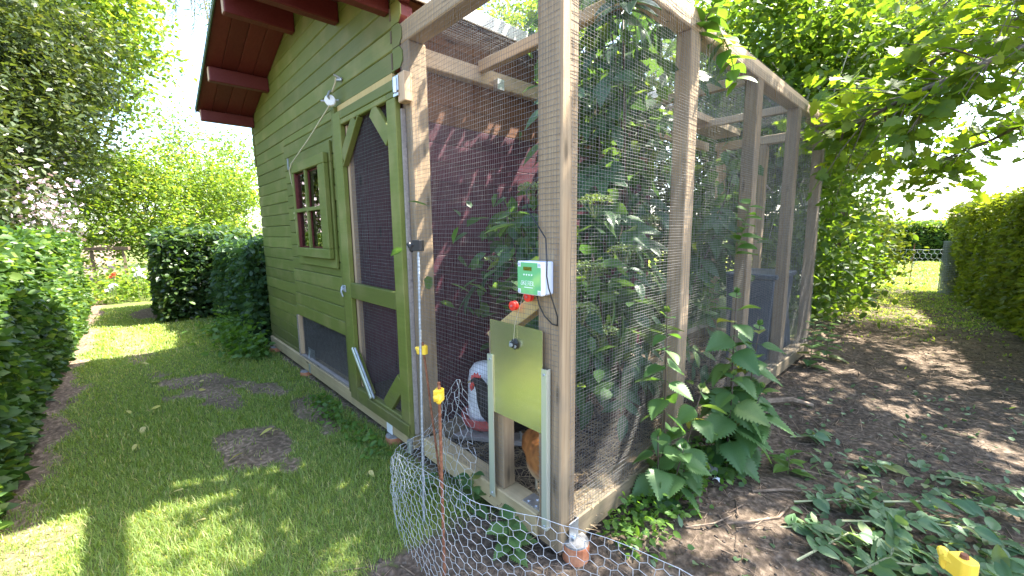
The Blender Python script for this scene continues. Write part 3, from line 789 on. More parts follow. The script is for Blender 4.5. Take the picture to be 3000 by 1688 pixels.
kn.lathe([(.008, .021), (.008, .028), (.002, .029)], kc, 6, (0, -1, 0), mi=1)
kn.bar((-.221, -.040, .830), (-.189, -.040, .814), .010, .006, (0, 1, 0), mi=1)
kn.build('lock_nut', [M['black'], M['steel']], pop)
MB().tube([(-.206, -.035, .838), (-.203, -.03, .90), (-.135, -.045, 1.035)], .0008, 4).build('cord', M['rope'], pop)

# control box
box = thing('control_box', 'pale grey chicken door control box with a mint green front on the corner post', 'control box', (-.05, -.05, 1.09))
bx0, bx1, bz0, bz1, by0, by1 = -.149, -.030, 1.030, 1.146, -.066, -.002
MB().box(bx0, bx1, by0+.024, by1, bz0, bz1).build('housing', M['boxgrey'], box, bevel=.005)
MB().box(bx0-.0005, bx1+.0005, by0, by0+.0225, bz0-.0005, bz1+.0005).build('lid', M['white'], box, bevel=.004)
q, g = .016, .003
lx0, lx1, lz0, lz1 = bx0+g, bx1-g, bz0+g, bz1-g
poly = [(lx0+q, lz0), (lx1-q, lz0), (lx1-q, lz0+q), (lx1, lz0+q), (lx1, lz1-q), (lx1-q, lz1-q), (lx1-q, lz1), (lx0+q, lz1), (lx0+q, lz1-q), (lx0, lz1-q), (lx0, lz0+q), (lx0+q, lz0+q)]
MB().prism_xz(poly, by0-.0012, by0-.0003).build('front_label', M['boxlabel'], box)
MB().box(bx0+.033, bx0+.073, by0-.0028, by0-.0014, bz1-.031, bz1-.018).build('display', M['lcd'], box)
bt = MB()
for i in range(4): bt.lathe([(.0032, .0), (.0032, .0014), (.001, .0018)], (bx0+.036+i*.0125, by0-.0013, bz1-.046), 10, (0, -1, 0))
bt.build('buttons', M['print'], box)
for sx in (bx0+.0095, bx1-.0095):
    for sz in (bz0+.0095, bz1-.0095):
        MB().lathe([(.0055, 0), (.0055, .002), (.002, .0022)], (sx, by0-.0002, sz), 10, (0, -1, 0)).build('screw', M['boxgrey'], box)
# printed word, made of strokes
def word(txt, x, z, h, y, th, name, parent):
    S = {'K': [((0,0),(0,1)),((0,.45),(.6,1)),((.15,.6),(.65,0))], 'E': [((0,0),(0,1)),((0,1),(.55,1)),((0,.5),(.48,.5)),((0,0),(.55,0))],
         'R': [((0,0),(0,1)),((0,1),(.5,1)),((.5,1),(.6,.78)),((.6,.78),(.5,.52)),((.5,.52),(0,.52)),((.28,.52),(.62,0))],
         'B': [((0,0),(0,1)),((0,1),(.48,1)),((.48,1),(.55,.78)),((.55,.78),(.45,.54)),((0,.54),(.45,.54)),((.45,.54),(.6,.3)),((.6,.3),(.5,0)),((.5,0),(0,0))],
         'L': [((0,0),(0,1)),((0,0),(.5,0))],
         'o': [((.15,0),(.5,0)),((.5,0),(.62,.25)),((.62,.25),(.5,.6)),((.5,.6),(.15,.6)),((.15,.6),(.02,.3)),((.02,.3),(.15,0)),((.15,.72),(.3,.98)),((.3,.98),(.6,.85))]}
    m = MB()
    for i, chx in enumerate(txt):
        for a, b in S[chx]:
            m.bar((x+a[0]*h, y, z+a[1]*h), (x+b[0]*h, y, z+b[1]*h), .0010, th, (0, 1, 0))
        x += h*.80
    return m.build(name, M['print'], parent)
word('oKERBL', bx0+.020, bz0+.033, .0150, by0-.0017, .0018, 'lettering', box)
MB().box(bx0+.036, bx0+.078, by0-.0016, by0-.0013, bz0+.024, bz0+.027).build('lettering', M['print'], box)
cb = MB(); cb.tube([(-.30, .30, 1.60), (-.26, .18, 1.48), (-.185, .02, 1.40), (-.150, -.012, 1.33), (-.10, -.014, 1.275), (-.055, -.018, 1.225), (-.020, -.050, 1.15), (-.012, -.060, 1.10), (-.008, -.055, 1.06), (.004, -.045, 1.01), (.010, -.03, .96), (-.003, -.015, .925), (-.03, -.012, .925), (-.065, -.014, .95), (-.088, -.016, .985), (-.090, -.03, 1.032)], .0026, 6)
cb.build('cable', M['black'], box, smooth=True)
MB().box(-.305, -.290, .28, .30, 1.60, 1.69).build('light_sensor', M['white'], box, bevel=.003)

for x, z, lb in ((-.222, .968, 'red round insulator on the diagonal brace, the one clear of the control box'), (-.140, 1.012, 'red round insulator tucked right under the control box')):
    t = thing('round_insulator', lb, 'insulator', (x, -.008, z), 'red insulators on the brace')
    MB().lathe([(.0185, .001), (.0185, .006), (.015, .008), (.015, .012), (.0185, .014), (.0185, .018), (.012, .0195)], (x, -.008, z), 22, (0, -1, 0)).build('disc', M['red'], t)
    MB().lathe([(.006, .0196), (.006, .024), (.002, .027)], (x, -.008, z), 8, (0, -1, 0)).build('bolt', M['redtray'], t)

# inside the run: drinker, plank, perch, box
dr = thing('poultry_drinker', 'white bell poultry drinker with a faded red tray inside the run', 'drinker', (-.86, .38, .125))
c = (-.90, .38, 0)
MB().lathe([(.115, .125), (.137, .15), (.145, .195), (.140, .197), (.130, .155), (.09, .145)], c, 28).build('tray', M['redtray'], dr)
MB().lathe([(.098, .146), (.102, .20), (.100, .39), (.091, .45), (.066, .486), (.024, .502), (.002, .503)], c, 28).build('tank', M['white'], dr, smooth=True)
t = thing('floor_plank', 'grey plank laid across the run floor below the red drinker tray', 'plank', (-.75, .30, .09))
MB().bar((-.99, .22, .085), (-.55, .44, .118), .10, .025, (0, 0, 1)).build('board', M['greywood'], t, bevel=.003)
t = thing('perch', 'low wooden perch board on a leg behind the left nettle', 'perch', (-.28, 1.12, .07))
MB().bar((-.42, .78, .44), (-.18, 1.5, .455), .075, .026, (0, 0, 1)).build('board', M['pale'], t, bevel=.003)
MB().box(-.30, -.262, 1.16, 1.20, .07, .432).build('leg', M['darkwood'], t)
t = thing('nest_box', 'dark blue plastic box with a pale lid standing deep inside the run', 'box', (-.33, 3.05, .06))
m_ = MB(); m_.add([(-.42, 2.80, .07), (-.10, 2.80, .07), (-.10, 3.3, .07), (-.42, 3.3, .07), (-.45, 2.77, .83), (-.07, 2.77, .83), (-.07, 3.33, .83), (-.45, 3.33, .83)],
       [(3,2,1,0),(4,5,6,7),(0,1,5,4),(1,2,6,5),(2,3,7,6),(3,0,4,7)]); m_.build('body', M['slate'], t, bevel=.01)
MB().box(-.47, -.05, 2.75, 3.35, .832, .875).build('lid', M['slate'], t, bevel=.008)
t = thing('sloping_panel', 'dark sloping plastic panel leaning beside the blue box at the far end of the run', 'panel', (-.2, 3.5, .06))
MB().add([(-.33, 3.45, .07), (-.10, 3.45, .07), (-.10, 3.60, .07), (-.33, 3.60, .07), (-.24, 3.45, .72), (-.18, 3.45, .74), (-.18, 3.6, .74), (-.24, 3.6, .72)],
       [(3,2,1,0),(4,5,6,7),(0,1,5,4),(1,2,6,5),(2,3,7,6),(3,0,4,7)]).build('panel', M['slate'], t, bevel=.006)

# ---------------------------------------------------------------- hens
def feather_mat(name, c1, c2, c3, leg, sc_=34):
    m = bpy.data.materials.new(name); m.use_nodes = True
    nt = m.node_tree; N = nt.nodes; L = nt.links; p = N['Principled BSDF']; p.inputs['Roughness'].default_value = .7
    tc = N.new('ShaderNodeTexCoord'); mp = N.new('ShaderNodeMapping'); mp.inputs['Scale'].default_value = (sc_*.6, sc_, sc_)
    L.new(tc.outputs['Object'], mp.inputs['Vector'])
    v = N.new('ShaderNodeTexVoronoi'); v.inputs['Scale'].default_value = 1.4; L.new(mp.outputs['Vector'], v.inputs['Vector'])
    r = N.new('ShaderNodeValToRGB'); r.color_ramp.elements[0].color = (*c2, 1); r.color_ramp.elements[1].color = (*c1, 1); r.color_ramp.elements[1].position = .6
    L.new(v.outputs['Distance'], r.inputs['Fac'])
    n = N.new('ShaderNodeTexNoise'); n.inputs['Scale'].default_value = 14; L.new(tc.outputs['Object'], n.inputs['Vector'])
    sp = N.new('ShaderNodeSeparateXYZ'); L.new(tc.outputs['Object'], sp.inputs[0])
    def step(a, b):
        q = N.new('ShaderNodeMapRange'); q.inputs['From Min'].default_value = a; q.inputs['From Max'].default_value = b; return q
    ad = N.new('ShaderNodeMath'); ad.operation = 'MULTIPLY_ADD'; ad.inputs[1].default_value = .12; L.new(n.outputs['Fac'], ad.inputs[0]); L.new(sp.outputs['Z'], ad.inputs[2])
    q = step(.30, .20); L.new(ad.outputs[0], q.inputs['Value'])
    x1 = N.new('ShaderNodeMix'); x1.data_type = 'RGBA'; L.new(q.outputs['Result'], x1.inputs['Factor']); L.new(r.outputs['Color'], x1.inputs['A']); x1.inputs['B'].default_value = (*c3, 1)
    q2 = step(.128, .118); L.new(sp.outputs['Z'], q2.inputs['Value'])
    x2 = N.new('ShaderNodeMix'); x2.data_type = 'RGBA'; L.new(q2.outputs['Result'], x2.inputs['Factor']); L.new(x1.outputs['Result'], x2.inputs['A']); x2.inputs['B'].default_value = (*leg, 1)
    L.new(x2.outputs['Result'], p.inputs['Base Color'])
    b = N.new('ShaderNodeBump'); b.inputs['Strength'].default_value = .6; b.inputs['Distance'].default_value = .006
    L.new(v.outputs['Distance'], b.inputs['Height']); L.new(b.outputs['Normal'], p.inputs['Normal'])
    return m

def hen(name, label, loc, ang, scl, fm, head_low=0.0):
    t = thing(name, label, 'hen', loc)
    st = [(-.235,.375,.010,.022),(-.205,.350,.035,.045),(-.155,.300,.070,.075),(-.09,.262,.096,.098),(-.01,.236,.108,.112),(.07,.238,.100,.112),(.125,.268,.076,.090),(.155,.312,.052,.062),(.172,.358,.038,.044),(.186,.400,.033,.036),(.203,.428,.032,.032),(.224,.434,.026,.026),(.243,.430,.012,.013)]
    m = MB(); n = 16
    def yy(p): return p
    V, F = [], []
    for i, (x, z, ry, rz) in enumerate(st):
        if i > 6: z -= head_low*(i-6)/6; x += head_low*.25*(i-6)/6
        a = st[max(i-1, 0)]; b = st[min(i+1, len(st)-1)]
        d = Vector((b[0]-a[0], 0, b[1]-a[1])).normalized(); nrm = Vector((-d.z, 0, d.x))
        for k in range(n):
            th = 2*math.pi*k/n
            V.append(Vector((x, 0, z)) + nrm*math.cos(th)*rz + Vector((0, 1, 0))*math.sin(th)*ry)
    F = [(i*n+k, i*n+(k+1) % n, (i+1)*n+(k+1) % n, (i+1)*n+k) for i in range(len(st)-1) for k in range(n)]
    F += [tuple(range(n-1, -1, -1)), tuple(range((len(st)-1)*n, len(st)*n))]
    m.add(V, F)
    for s in (-1, 1):
        dx = .03*s
        m.tube([(.0+dx, .05*s, .20), (.012+dx, .052*s, .135), (-.004+dx, .052*s, .105)], [.044, .026, .013], 10)
        m.tube([(-.004+dx, .052*s, .115), (-.010+dx, .052*s, .07), (.004+dx, .052*s, .012)], [.0085, .0085, .009], 8)
        for aa, ll in ((-.5, .058), (0, .068), (.5, .058), (math.pi, .03)):
            m.tube([(.004+dx, .052*s, .012), (.004+dx+math.cos(aa)*ll*.5, .052*s+math.sin(aa)*ll*.5, .013), (.004+dx+math.cos(aa)*ll, .052*s+math.sin(aa)*ll, .004)], [.0085, .007, .0045], 7)
        # folded wing bulge
        m.lathe([(.002, -.10), (.03, -.085), (.052, -.03), (.055, .03), (.035, .085), (.004, .115)], (-.035, .072*s, .262), 12, (-1, -.05*s, .12))
    b = m.build('body', fm, t)
    WLt = WL[t.name]
    for v in b.data.vertices: v.co = v.co + WLt           # local shape: built about the hen's own origin
    rm = b.modifiers.new('remesh', 'REMESH'); rm.mode = 'VOXEL'; rm.voxel_size = .0055; rm.use_smooth_shade = True
    sm = b.modifiers.new('smooth', 'SMOOTH'); sm.iterations = 4; sm.factor = .5
    hx, hz = .224+head_low*.25, .434-head_low
    def part(nm, mb, mt):
        o = mb.build(nm, mt, t, smooth=True)
        for v in o.data.vertices: v.co = v.co + WLt
    part('beak', MB().tube([(hx+.012, 0, hz+.002), (hx+.028, 0, hz-.002), (hx+.045, 0, hz-.012)], [.010, .007, .001], 8), M['beak'])
    cm = [(hx-.042, hz+.022), (hx-.045, hz+.045), (hx-.032, hz+.040), (hx-.026, hz+.060), (hx-.014, hz+.044), (hx-.004, hz+.056), (hx+.004, hz+.038), (hx+.014, hz+.040), (hx+.018, hz+.012), (hx-.01, hz+.018)]
    part('comb', MB().prism_xz(cm[::-1], -.004, .004), M['comb'])
    w = MB()
    for s in (-1, 1):
        w.lathe([(.001, .02), (.009, .012), (.010, .0), (.007, -.018), (.001, -.026)], (hx+.012, .011*s, hz-.028), 8)
        w.lathe([(.002, -.002), (.016, 0), (.014, .003), (.002, .004)], (hx-.002, .022*s, hz-.004), 10, (0.2, s, 0))
    part('wattles', w, M['comb'])
    e = MB()
    for s in (-1, 1): e.lathe([(.001, -.002), (.005, 0), (.004, .003), (.001, .004)], (hx+.002, .0255*s, hz+.008), 8, (.2, s, .1))
    part('eyes', e, M['black'])
    t.rotation_euler = (0, 0, ang); t.scale = (scl,)*3
    return t
M['beak'] = mat('horn', (.35, .27, .15), rough=.5)
M['comb'] = mat('red_comb', (.60, .05, .04), (.68, .10, .08), rough=.6, scale=(60, 60, 60))
fb = feather_mat('black_feathers', (.020,.013,.010), (.010,.008,.010), (.022,.017,.018), (.17,.17,.16))
fo = feather_mat('orange_feathers', (.32,.12,.028), (.15,.05,.012), (.50,.37,.23), (.40,.34,.22), 22)
hen('hen', 'dark brown and black hen with a red comb drinking at the white drinker', (-.62, .33, .075), math.pi+.5, .92, fb, .035)
hen('hen', 'orange brown hen standing right behind the half raised chicken door', (-.235, .185, .072), -math.pi/2+.75, .90, fo)

# ---------------------------------------------------------------- stakes and netting in front
def insulator(c, ang, m, parent, k=1.0):
    """clamp-on insulator: block with a rounded back, a slot and a curled hook"""
    b = MB(); ca, sa = math.cos(ang), math.sin(ang)
    T = lambda x, y, z: (c[0]+k*(x*ca-y*sa), c[1]+k*(x*sa+y*ca), c[2]+k*z)
    pr = [(-.021, -.017), (.012, -.018), (.022, -.010), (.023, .009), (.013, .018), (-.021, .018)]
    n = len(pr)
    V = [T(x, y, -.022) for x, y in pr]+[T(x, y, .026) for x, y in pr]
    b.add(V, [tuple(range(n-1, -1, -1)), tuple(range(n, 2*n))]+[(i, (i+1) % n, n+(i+1) % n, n+i) for i in range(n)])
    b.tube([T(-.012, -.006, .006), T(-.023, -.008, .004), T(-.029, -.008, -.005), T(-.028, -.008, -.016), T(-.022, -.008, -.022)], [.0125*k, .0125*k, .012*k, .011*k, .009*k], 10)
    b.tube([T(-.028, -.004, -.006), T(-.038, -.002, .001), T(-.045, -.001, .010), T(-.046, -.001, .015)], [.011*k, .0115*k, .0105*k, .007*k], 10)
    return b.build('insulator', m, parent, bevel=.0025*k)
def stake(label, base, top, r, m, cap, ang, k=1.0, tip=.025):
    t = thing('fence_stake', label, 'stake', base)
    b, q = Vector(base), Vector(top); d = (q-b).normalized()
    L_ = (q-b).length; n = int(L_/.008)
    rod = MB().tube([b+d*L_*i/n for i in range(n+1)], [r*(1.0 if i % 2 else .86) for i in range(n+1)], 7)
    rod.build('rod', M[m], t)
    if cap == 'yellow': insulator(q-d*(.02*k+tip), ang, M['yellow'], t, k)
    if cap == 'black': insulator(q-d*.022, ang, M['black'], t, k)
    return t
stake('rusty rebar stake with a yellow insulator, standing alone in front of the looped netting', (-.20, -.385, -.05), (-.197, -.38, .764), .0058, 'rust', 'yellow', 2.2, .8, .028)
stake('tall grey steel stake with a black cap in front of the run post', (-.54, -.265, -.05), (-.60, -.20, 1.218), .0058, 'steel', 'black', .6, .95)
stake('leaning rusty stake with a yellow insulator behind the netting fold', (-.655, -.09, -.05), (-.772, -.10, .735), .0055, 'rust', 'yellow', .4, .85, .022)
stake('rusty stake topped by a large yellow insulator over the cut branches', (.984, -.171, -.05), (.969, -.196, .755), .0058, 'rust', 'yellow', -.75, .68, .010)

def hex_net(path, w, rad, rows, label, jitter=.0016, seed=0, m='net', rim=1.3):
    """hexagonal netting along a path of (x, y, ztop): cells squeezed where the sheet sags"""
    g = np.random.default_rng(seed)
    pts = np.array([p[:2] for p in path], float); zt = np.array([p[2] for p in path], float); fold = np.array([p[3] if len(p) > 3 else 0 for p in path])
    # smooth the path
    t = np.arange(len(pts)); tt = np.linspace(0, len(pts)-1, len(pts)*24)
    def cr(a):
        i = np.clip(np.floor(tt).astype(int), 0, len(pts)-2); f = (tt-i)
        g0 = lambda k: a[np.clip(i+k, 0, len(a)-1)]
        if a.ndim > 1: f = f[:, None]
        return .5*((2*g0(0))+(-g0(-1)+g0(1))*f+(2*g0(-1)-5*g0(0)+4*g0(1)-g0(2))*f**2+(-g0(-1)+3*g0(0)-3*g0(1)+g0(2))*f**3)
    P, ZT_, FO = cr(pts), cr(zt), cr(fold)
    s = np.concatenate([[0], np.cumsum(np.linalg.norm(np.diff(P, axis=0), axis=1))])
    L_ = s[-1]; nu = int(L_/w); nv = rows
    h = 1/(nv+.0)
    def pos(u, v):
        """u in cells, v in rows"""
        uu = np.clip(u*w, 0, L_); x = np.interp(uu, s, P[:, 0]); y = np.interp(uu, s, P[:, 1]); z = np.interp(uu, s, ZT_); fo = np.interp(uu, s, FO)
        vv = v*h
        wob = (fbm(uu*9, vv*3, seed+5)-.5)
        x = x+wob*.05*(.1+fo)+fo*.02*np.sin(vv*17+uu*60); y = y+(fbm(uu*9, vv*3, seed+9)-.5)*.05*(.15+fo)
        zz = -.005+z*vv+(fbm(uu*7, vv*2, seed+2)-.5)*.022*vv
        return np.stack([x, y, zz], -1)
    A, B, R_ = [], [], []
    key = {}
    def vert(u, v):
        k = (round(u*12), round(v*12))
        if k not in key: key[k] = pos(np.array(u), np.array(v))+g.normal(0, jitter, 3)*(np.array([1, 1, 1.]))
        return key[k]
    for j in range(nv):
        off = .5*(j % 2)
        for i in range(nu):
            cx = i+off
            a = vert(cx-.5, j+.16667); b = vert(cx, j-.16667); c = vert(cx+.5, j+.16667); d = vert(cx-.5, j+.83333)
            if j > 0:
                A += [a, b]; B += [b, c]; R_ += [rad, rad]
            A.append(a); B.append(d); R_.append(rad*1.45)
    j = nv-1
    off = .5*(j % 2)
    for i in range(nu):                                     # top selvedge wire
        cx = i+off
        A.append(vert(cx-.5, j+.83333)); B.append(vert(cx+.5, j+.83333)); R_.append(rad*rim)
    V, F = rod_cloud(A, B, np.array(R_), 5)
    o = link('wire_netting', np_mesh('wire_netting', V, F), M[m])
    return tag(o, label, 'wire netting')
hex_net([(-.415, -.085, .58, .9), (-.45, -.12, .665, .9), (-.50, -.105, .63, .6), (-.56, -.12, .56, .4), (-.62, -.10, .50, .25), (-.69, -.085, .40, .3), (-.76, -.12, .30, .3), (-.765, -.24, .27, .35), (-.66, -.34, .29, .35), (-.50, -.385, .40, .2), (-.34, -.40, .43, .1), (-.18, -.405, .445, 0), (-.02, -.39, .45, 0), (.14, -.33, .46, 0), (.30, -.255, .455, 0), (.45, -.21, .455, 0), (.62, -.185, .46, 0), (.80, -.18, .47, 0), (.975, -.175, .50, 0)],
        .0375, .00072, 15, 'crumpled silver hexagonal chicken wire looping from the shed side round to the yellow insulator', seed=3)

# ---------------------------------------------------------------- leaves
M['l_elder2'] = leafmat('elder_leaf_mass', (.035,.085,.04), (.07,.135,.05), (.11,.17,.05), trans=.42, rough=.4)
def tmpl(kind):
    if kind == 'diamond':
        V = [(0,0,0),(.45,.27,.05),(1,0,-.06),(.45,-.27,.05)]; F = [[(0,2,1),(0,3,2)]]
    elif kind == 'lance':
        V = [(0,0,0),(.35,.085,.02),(1,0,-.12),(.35,-.085,.02)]; F = [[(0,2,1),(0,3,2)]]
    elif kind == 'ovate':
        V = [(0,0,0),(.22,.25,.05),(.6,.27,.04),(1,0,-.10),(.6,-.27,.04),(.22,-.25,.05),(.22,0,0),(.6,0,-.02)]
        F = [[(0,6,1),(7,3,2),(0,5,6),(7,4,3)],[(6,7,2,1),(5,4,7,6)]]
    elif kind == 'maple':
        o = [(-.02,.06),(.02,.38),(.22,.30),(.30,.58),(.46,.30),(.62,.34),(1,0),(.62,-.34),(.46,-.30),(.30,-.58),(.22,-.30),(.02,-.38),(-.02,-.06)]
        V = [(.22,0,-.03)]+[(x, y, .05*abs(y)*3-.06*x) for x, y in o]
        F = [[(0,i+1,i) for i in range(1, len(o))]]
    elif kind == 'flower':
        V = [(0,0,0)]+[(math.cos(a)*r, math.sin(a)*r, .12*r) for a, r in [(2*math.pi*i/10, .5 if i % 2 else .28) for i in range(10)]]
        F = [[(0,i,i % 10+1) for i in range(1, 11)]]
    return np.array(V, float), [np.array(f) for f in F]
TM = {k: tmpl(k) for k in ('diamond', 'lance', 'ovate', 'maple', 'flower')}

def leaf_cloud(P, size, kind, up=.6, droop=.25, var=.35, axis=None):
    P = np.asarray(P, float); n = len(P); T, TF = TM[kind]
    a = rng.normal(0, 1, (n, 3)) if axis is None else axis+rng.normal(0, .45, (n, 3))
    a[:, 2] = a[:, 2]*.6-droop; a /= np.linalg.norm(a, axis=1)[:, None]
    b = rng.normal(0, 1, (n, 3)); b[:, 2] += up*2.2
    b -= a*(a*b).sum(1)[:, None]; b /= np.linalg.norm(b, axis=1)[:, None]+1e-9
    c = np.cross(b, a)
    s = (size*(1+var*rng.uniform(-1, 1, n)))[:, None, None]
    V = P[:, None]+s*(T[None, :, 0:1]*a[:, None]+T[None, :, 1:2]*c[:, None]+T[None, :, 2:3]*b[:, None])
    off = (np.arange(n)*len(T))
    F = [(off[:, None, None]+f[None]).reshape(-1, f.shape[1]) for f in TF]
    return V.reshape(-1, 3), F

def cloud_obj(name, VF, m, parent=None, kind=None):
    return link(name, np_mesh(name, VF[0], VF[1], wloc(parent)), M[m], parent, kind=kind)

def clusters(blobs, K, shell=.45):
    """cluster centres spread through a list of ellipsoids (c, r), denser towards their outside"""
    vol = np.array([b[1][0]*b[1][1]*b[1][2] for b in blobs])**.8; vol = vol/vol.sum()
    out = []
    for (c, r), f in zip(blobs, vol):
        k = max(3, int(K*f)); d = rng.normal(0, 1, (k, 3)); d /= np.linalg.norm(d, axis=1)[:, None]
        rad = shell+(1-shell)*rng.random(k)**.7
        out.append(np.array(c)+d*rad[:, None]*np.array(r)*(.85+.3*rng.random((k, 1))))
    return np.concatenate(out)

def tree(name, label, cat, base, blobs, K, per, size, lm, kind='diamond', bark='bark', spread=.22, trunk_r=.12, trunk_to=None, group=None, droop=.25, up=.6, zmin=.05, nbranch=26, flat=.6, extra=None, shell=.45):
    t = thing(name, label, cat, base, group)
    C = clusters(blobs, K, shell)
    C = C[C[:, 2] > zmin]
    n = len(C)*per
    P = np.repeat(C, per, 0)+rng.normal(0, 1, (n, 3))*np.array([spread, spread, spread*flat])
    P = P[P[:, 2] > zmin]
    top = Vector(trunk_to) if trunk_to else Vector(base)*.3+Vector(np.mean([b[0] for b in blobs], 0))*.7
    b0 = Vector(base); 
    mid = b0.lerp(top, .5)+Vector(rng.normal(0, .03, 3))*(top-b0).length
    tk = MB().tube([b0-Vector((0, 0, .1)), b0.lerp(mid, .5), mid, mid.lerp(top, .5), top], [trunk_r*1.25, trunk_r, trunk_r*.85, trunk_r*.65, trunk_r*.4], 9)
    tk.build('trunk', M[bark], t, smooth=True)
    br = MB(); sel = rng.permutation(len(C))[:nbranch]
    for i in sel:
        q = Vector(C[i]); f = rng.uniform(.35, 1.0)
        p = b0.lerp(mid, f*2) if f < .5 else mid.lerp(top, f*2-1)
        m1 = p.lerp(q, .5)+Vector((0, 0, .08*(q-p).length))+Vector(rng.normal(0, .05, 3))*(q-p).length
        r = trunk_r*.32
        br.tube([p, p.lerp(m1, .6), m1, m1.lerp(q, .6), q], [r, r*.8, r*.6, r*.4, r*.18], 5, cap=False)
    br.build('branches', M[bark], t, smooth=True)
    cloud_obj('crown', leaf_cloud(P, size, kind, up, droop), lm, t)
    return t, C

# --- left side: big dark hawthorn with pink blossom, taller lime behind it
hw_blobs = [((-9.6, -2.9, 1.9), (1.5, 1.0, 1.3)), ((-10.6, -2.3, 3.5), (1.7, 1.3, 1.5)), ((-8.3, -3.2, 2.6), (1.4, .9, 1.7)), ((-7.4, -3.4, 1.9), (1.2, .9, 1.0)), ((-11.2, -1.75, 4.6), (1.3, 1.0, 1.1)), ((-9.4, -2.9, 4.6), (1.5, 1.1, 1.1)), ((-6.4, -3.3, 1.7), (1.5, .8, .8)), ((-8.8, -2.7, 1.5), (1.4, .6, .6))]
hw, C = tree('hawthorn_tree', 'dark shaded hawthorn tree with pale pink blossom behind the left hedge', 'tree', (-9.4, -3.2, 0), hw_blobs, 1000, 66, .10, 'l_shaded', trunk_r=.16, spread=.24, zmin=.7)
k = (C[:, 2] < 3.0)
Cb = C[k][rng.permutation(k.sum())[:34]]
Pb = np.repeat(Cb, 16, 0)+rng.normal(0, .10, (len(Cb)*16, 3))
Pc = np.array([(-8.75, -1.95, 1.55)])+rng.normal(0, 1, (420, 3))*np.array([.35, .18, .34])
cloud_obj('blossom', leaf_cloud(np.concatenate([Pb, Pc]), .07, 'flower', .4, 0), 'blossom', hw)
tree('lime_tree', 'tall bright yellow green tree rising above the dark hawthorn', 'tree', (-14.5, -3.6, 0),
     [((-14.5, -2.6, 6.4), (2.6, 1.8, 2.2)), ((-13.6, -1.5, 7.4), (1.8, 1.3, 1.5)), ((-15.5, -3.6, 7.6), (2.4, 1.6, 1.8)), ((-13.8, -2.9, 4.4), (1.8, 1.5, 1.4)), ((-13.3, -.55, 6.3), (1.1, .7, 1.2)), ((-13.1, -.95, 4.9), (1.0, .7, 1.0)), ((-13.5, -.6, 7.9), (1.3, .8, .9)), ((-12.2, -1.5, 6.8), (1.2, .8, .9))],
     860, 50, .14, 'l_lime', spread=.33, trunk_r=.22, zmin=1)
tree('shrub', 'broad sunlit yellow green shrub filling the gap beyond the garden path', 'shrub', (-14.6, -.6, 0),
     [((-14.4, -.7, 1.9), (1.8, 1.2, 1.3)), ((-14.8, .7, 1.8), (1.6, 1.1, 1.2)), ((-14.0, -1.7, 1.5), (1.3, .9, 1.0)), ((-13.4, .2, 1.1), (1.2, 1.0, .8)), ((-14.9, -.2, 3.0), (1.4, 1.2, .9)), ((-14.5, 1.3, 2.7), (1.3, .9, 1.0)), ((-14.2, -1.5, 2.7), (1.2, .9, 1.0)), ((-13.9, .9, 1.0), (1.2, .9, .7)), ((-15, -2.2, 3.2), (1.2, .8, 1.2))],
     620, 62, .105, 'l_lime', spread=.24, trunk_r=.08, zmin=.25)
tree('robinia_tree', 'tall airy pale green tree standing far behind the left end of the shed', 'tree', (-21, 1.6, 0),
     [((-21, 1.5, 4.4), (1.8, 1.6, 1.3)), ((-20.6, 2.9, 4.2), (1.7, 1.2, 1.4)), ((-21.2, .2, 3.4), (1.5, 1.1, 1.1)), ((-20.4, 2.2, 2.9), (1.9, 1.4, .9)), ((-20.6, .9, 5.7), (1.0, .9, .7))],
     170, 34, .15, 'l_robinia', spread=.34, trunk_r=.14, zmin=1, nbranch=40)
# hanging willow tips left of the roof
ww = thing('willow_tree', 'willow tips hanging down from above beside the left edge of the shed roof', 'tree', (-10.5, 2.2, 0))
br = MB(); P = []; A = []
br.tube([(-10.5, 2.2, -.1), (-10.4, 2.1, 3), (-10.0, 1.5, 6.2), (-9.6, .9, 7.2)], [.22, .17, .1, .05], 8)
for i in range(26):
    s0 = Vector((-9.6+rng.normal(0, .45), .62+rng.normal(0, .28), 6.9+rng.normal(0, .2))); l = rng.uniform(1.0, 2.4)
    e = s0+Vector((rng.normal(0, .12), rng.normal(0, .12), -l)); br.tube([s0+Vector((-.2, .5, .3)), s0, e], [.014, .009, .004], 4, cap=False)
    for q in np.linspace(0, 1, int(26*l)):
        P.append(s0.lerp(e, q)); A.append((rng.normal(0, .5), rng.normal(0, .5), -.8))
br.build('branches', M['bark'], ww)
cloud_obj('crown', leaf_cloud(np.array(P), .12, 'lance', .3, .3, axis=np.array(A)), 'l_willow', ww)

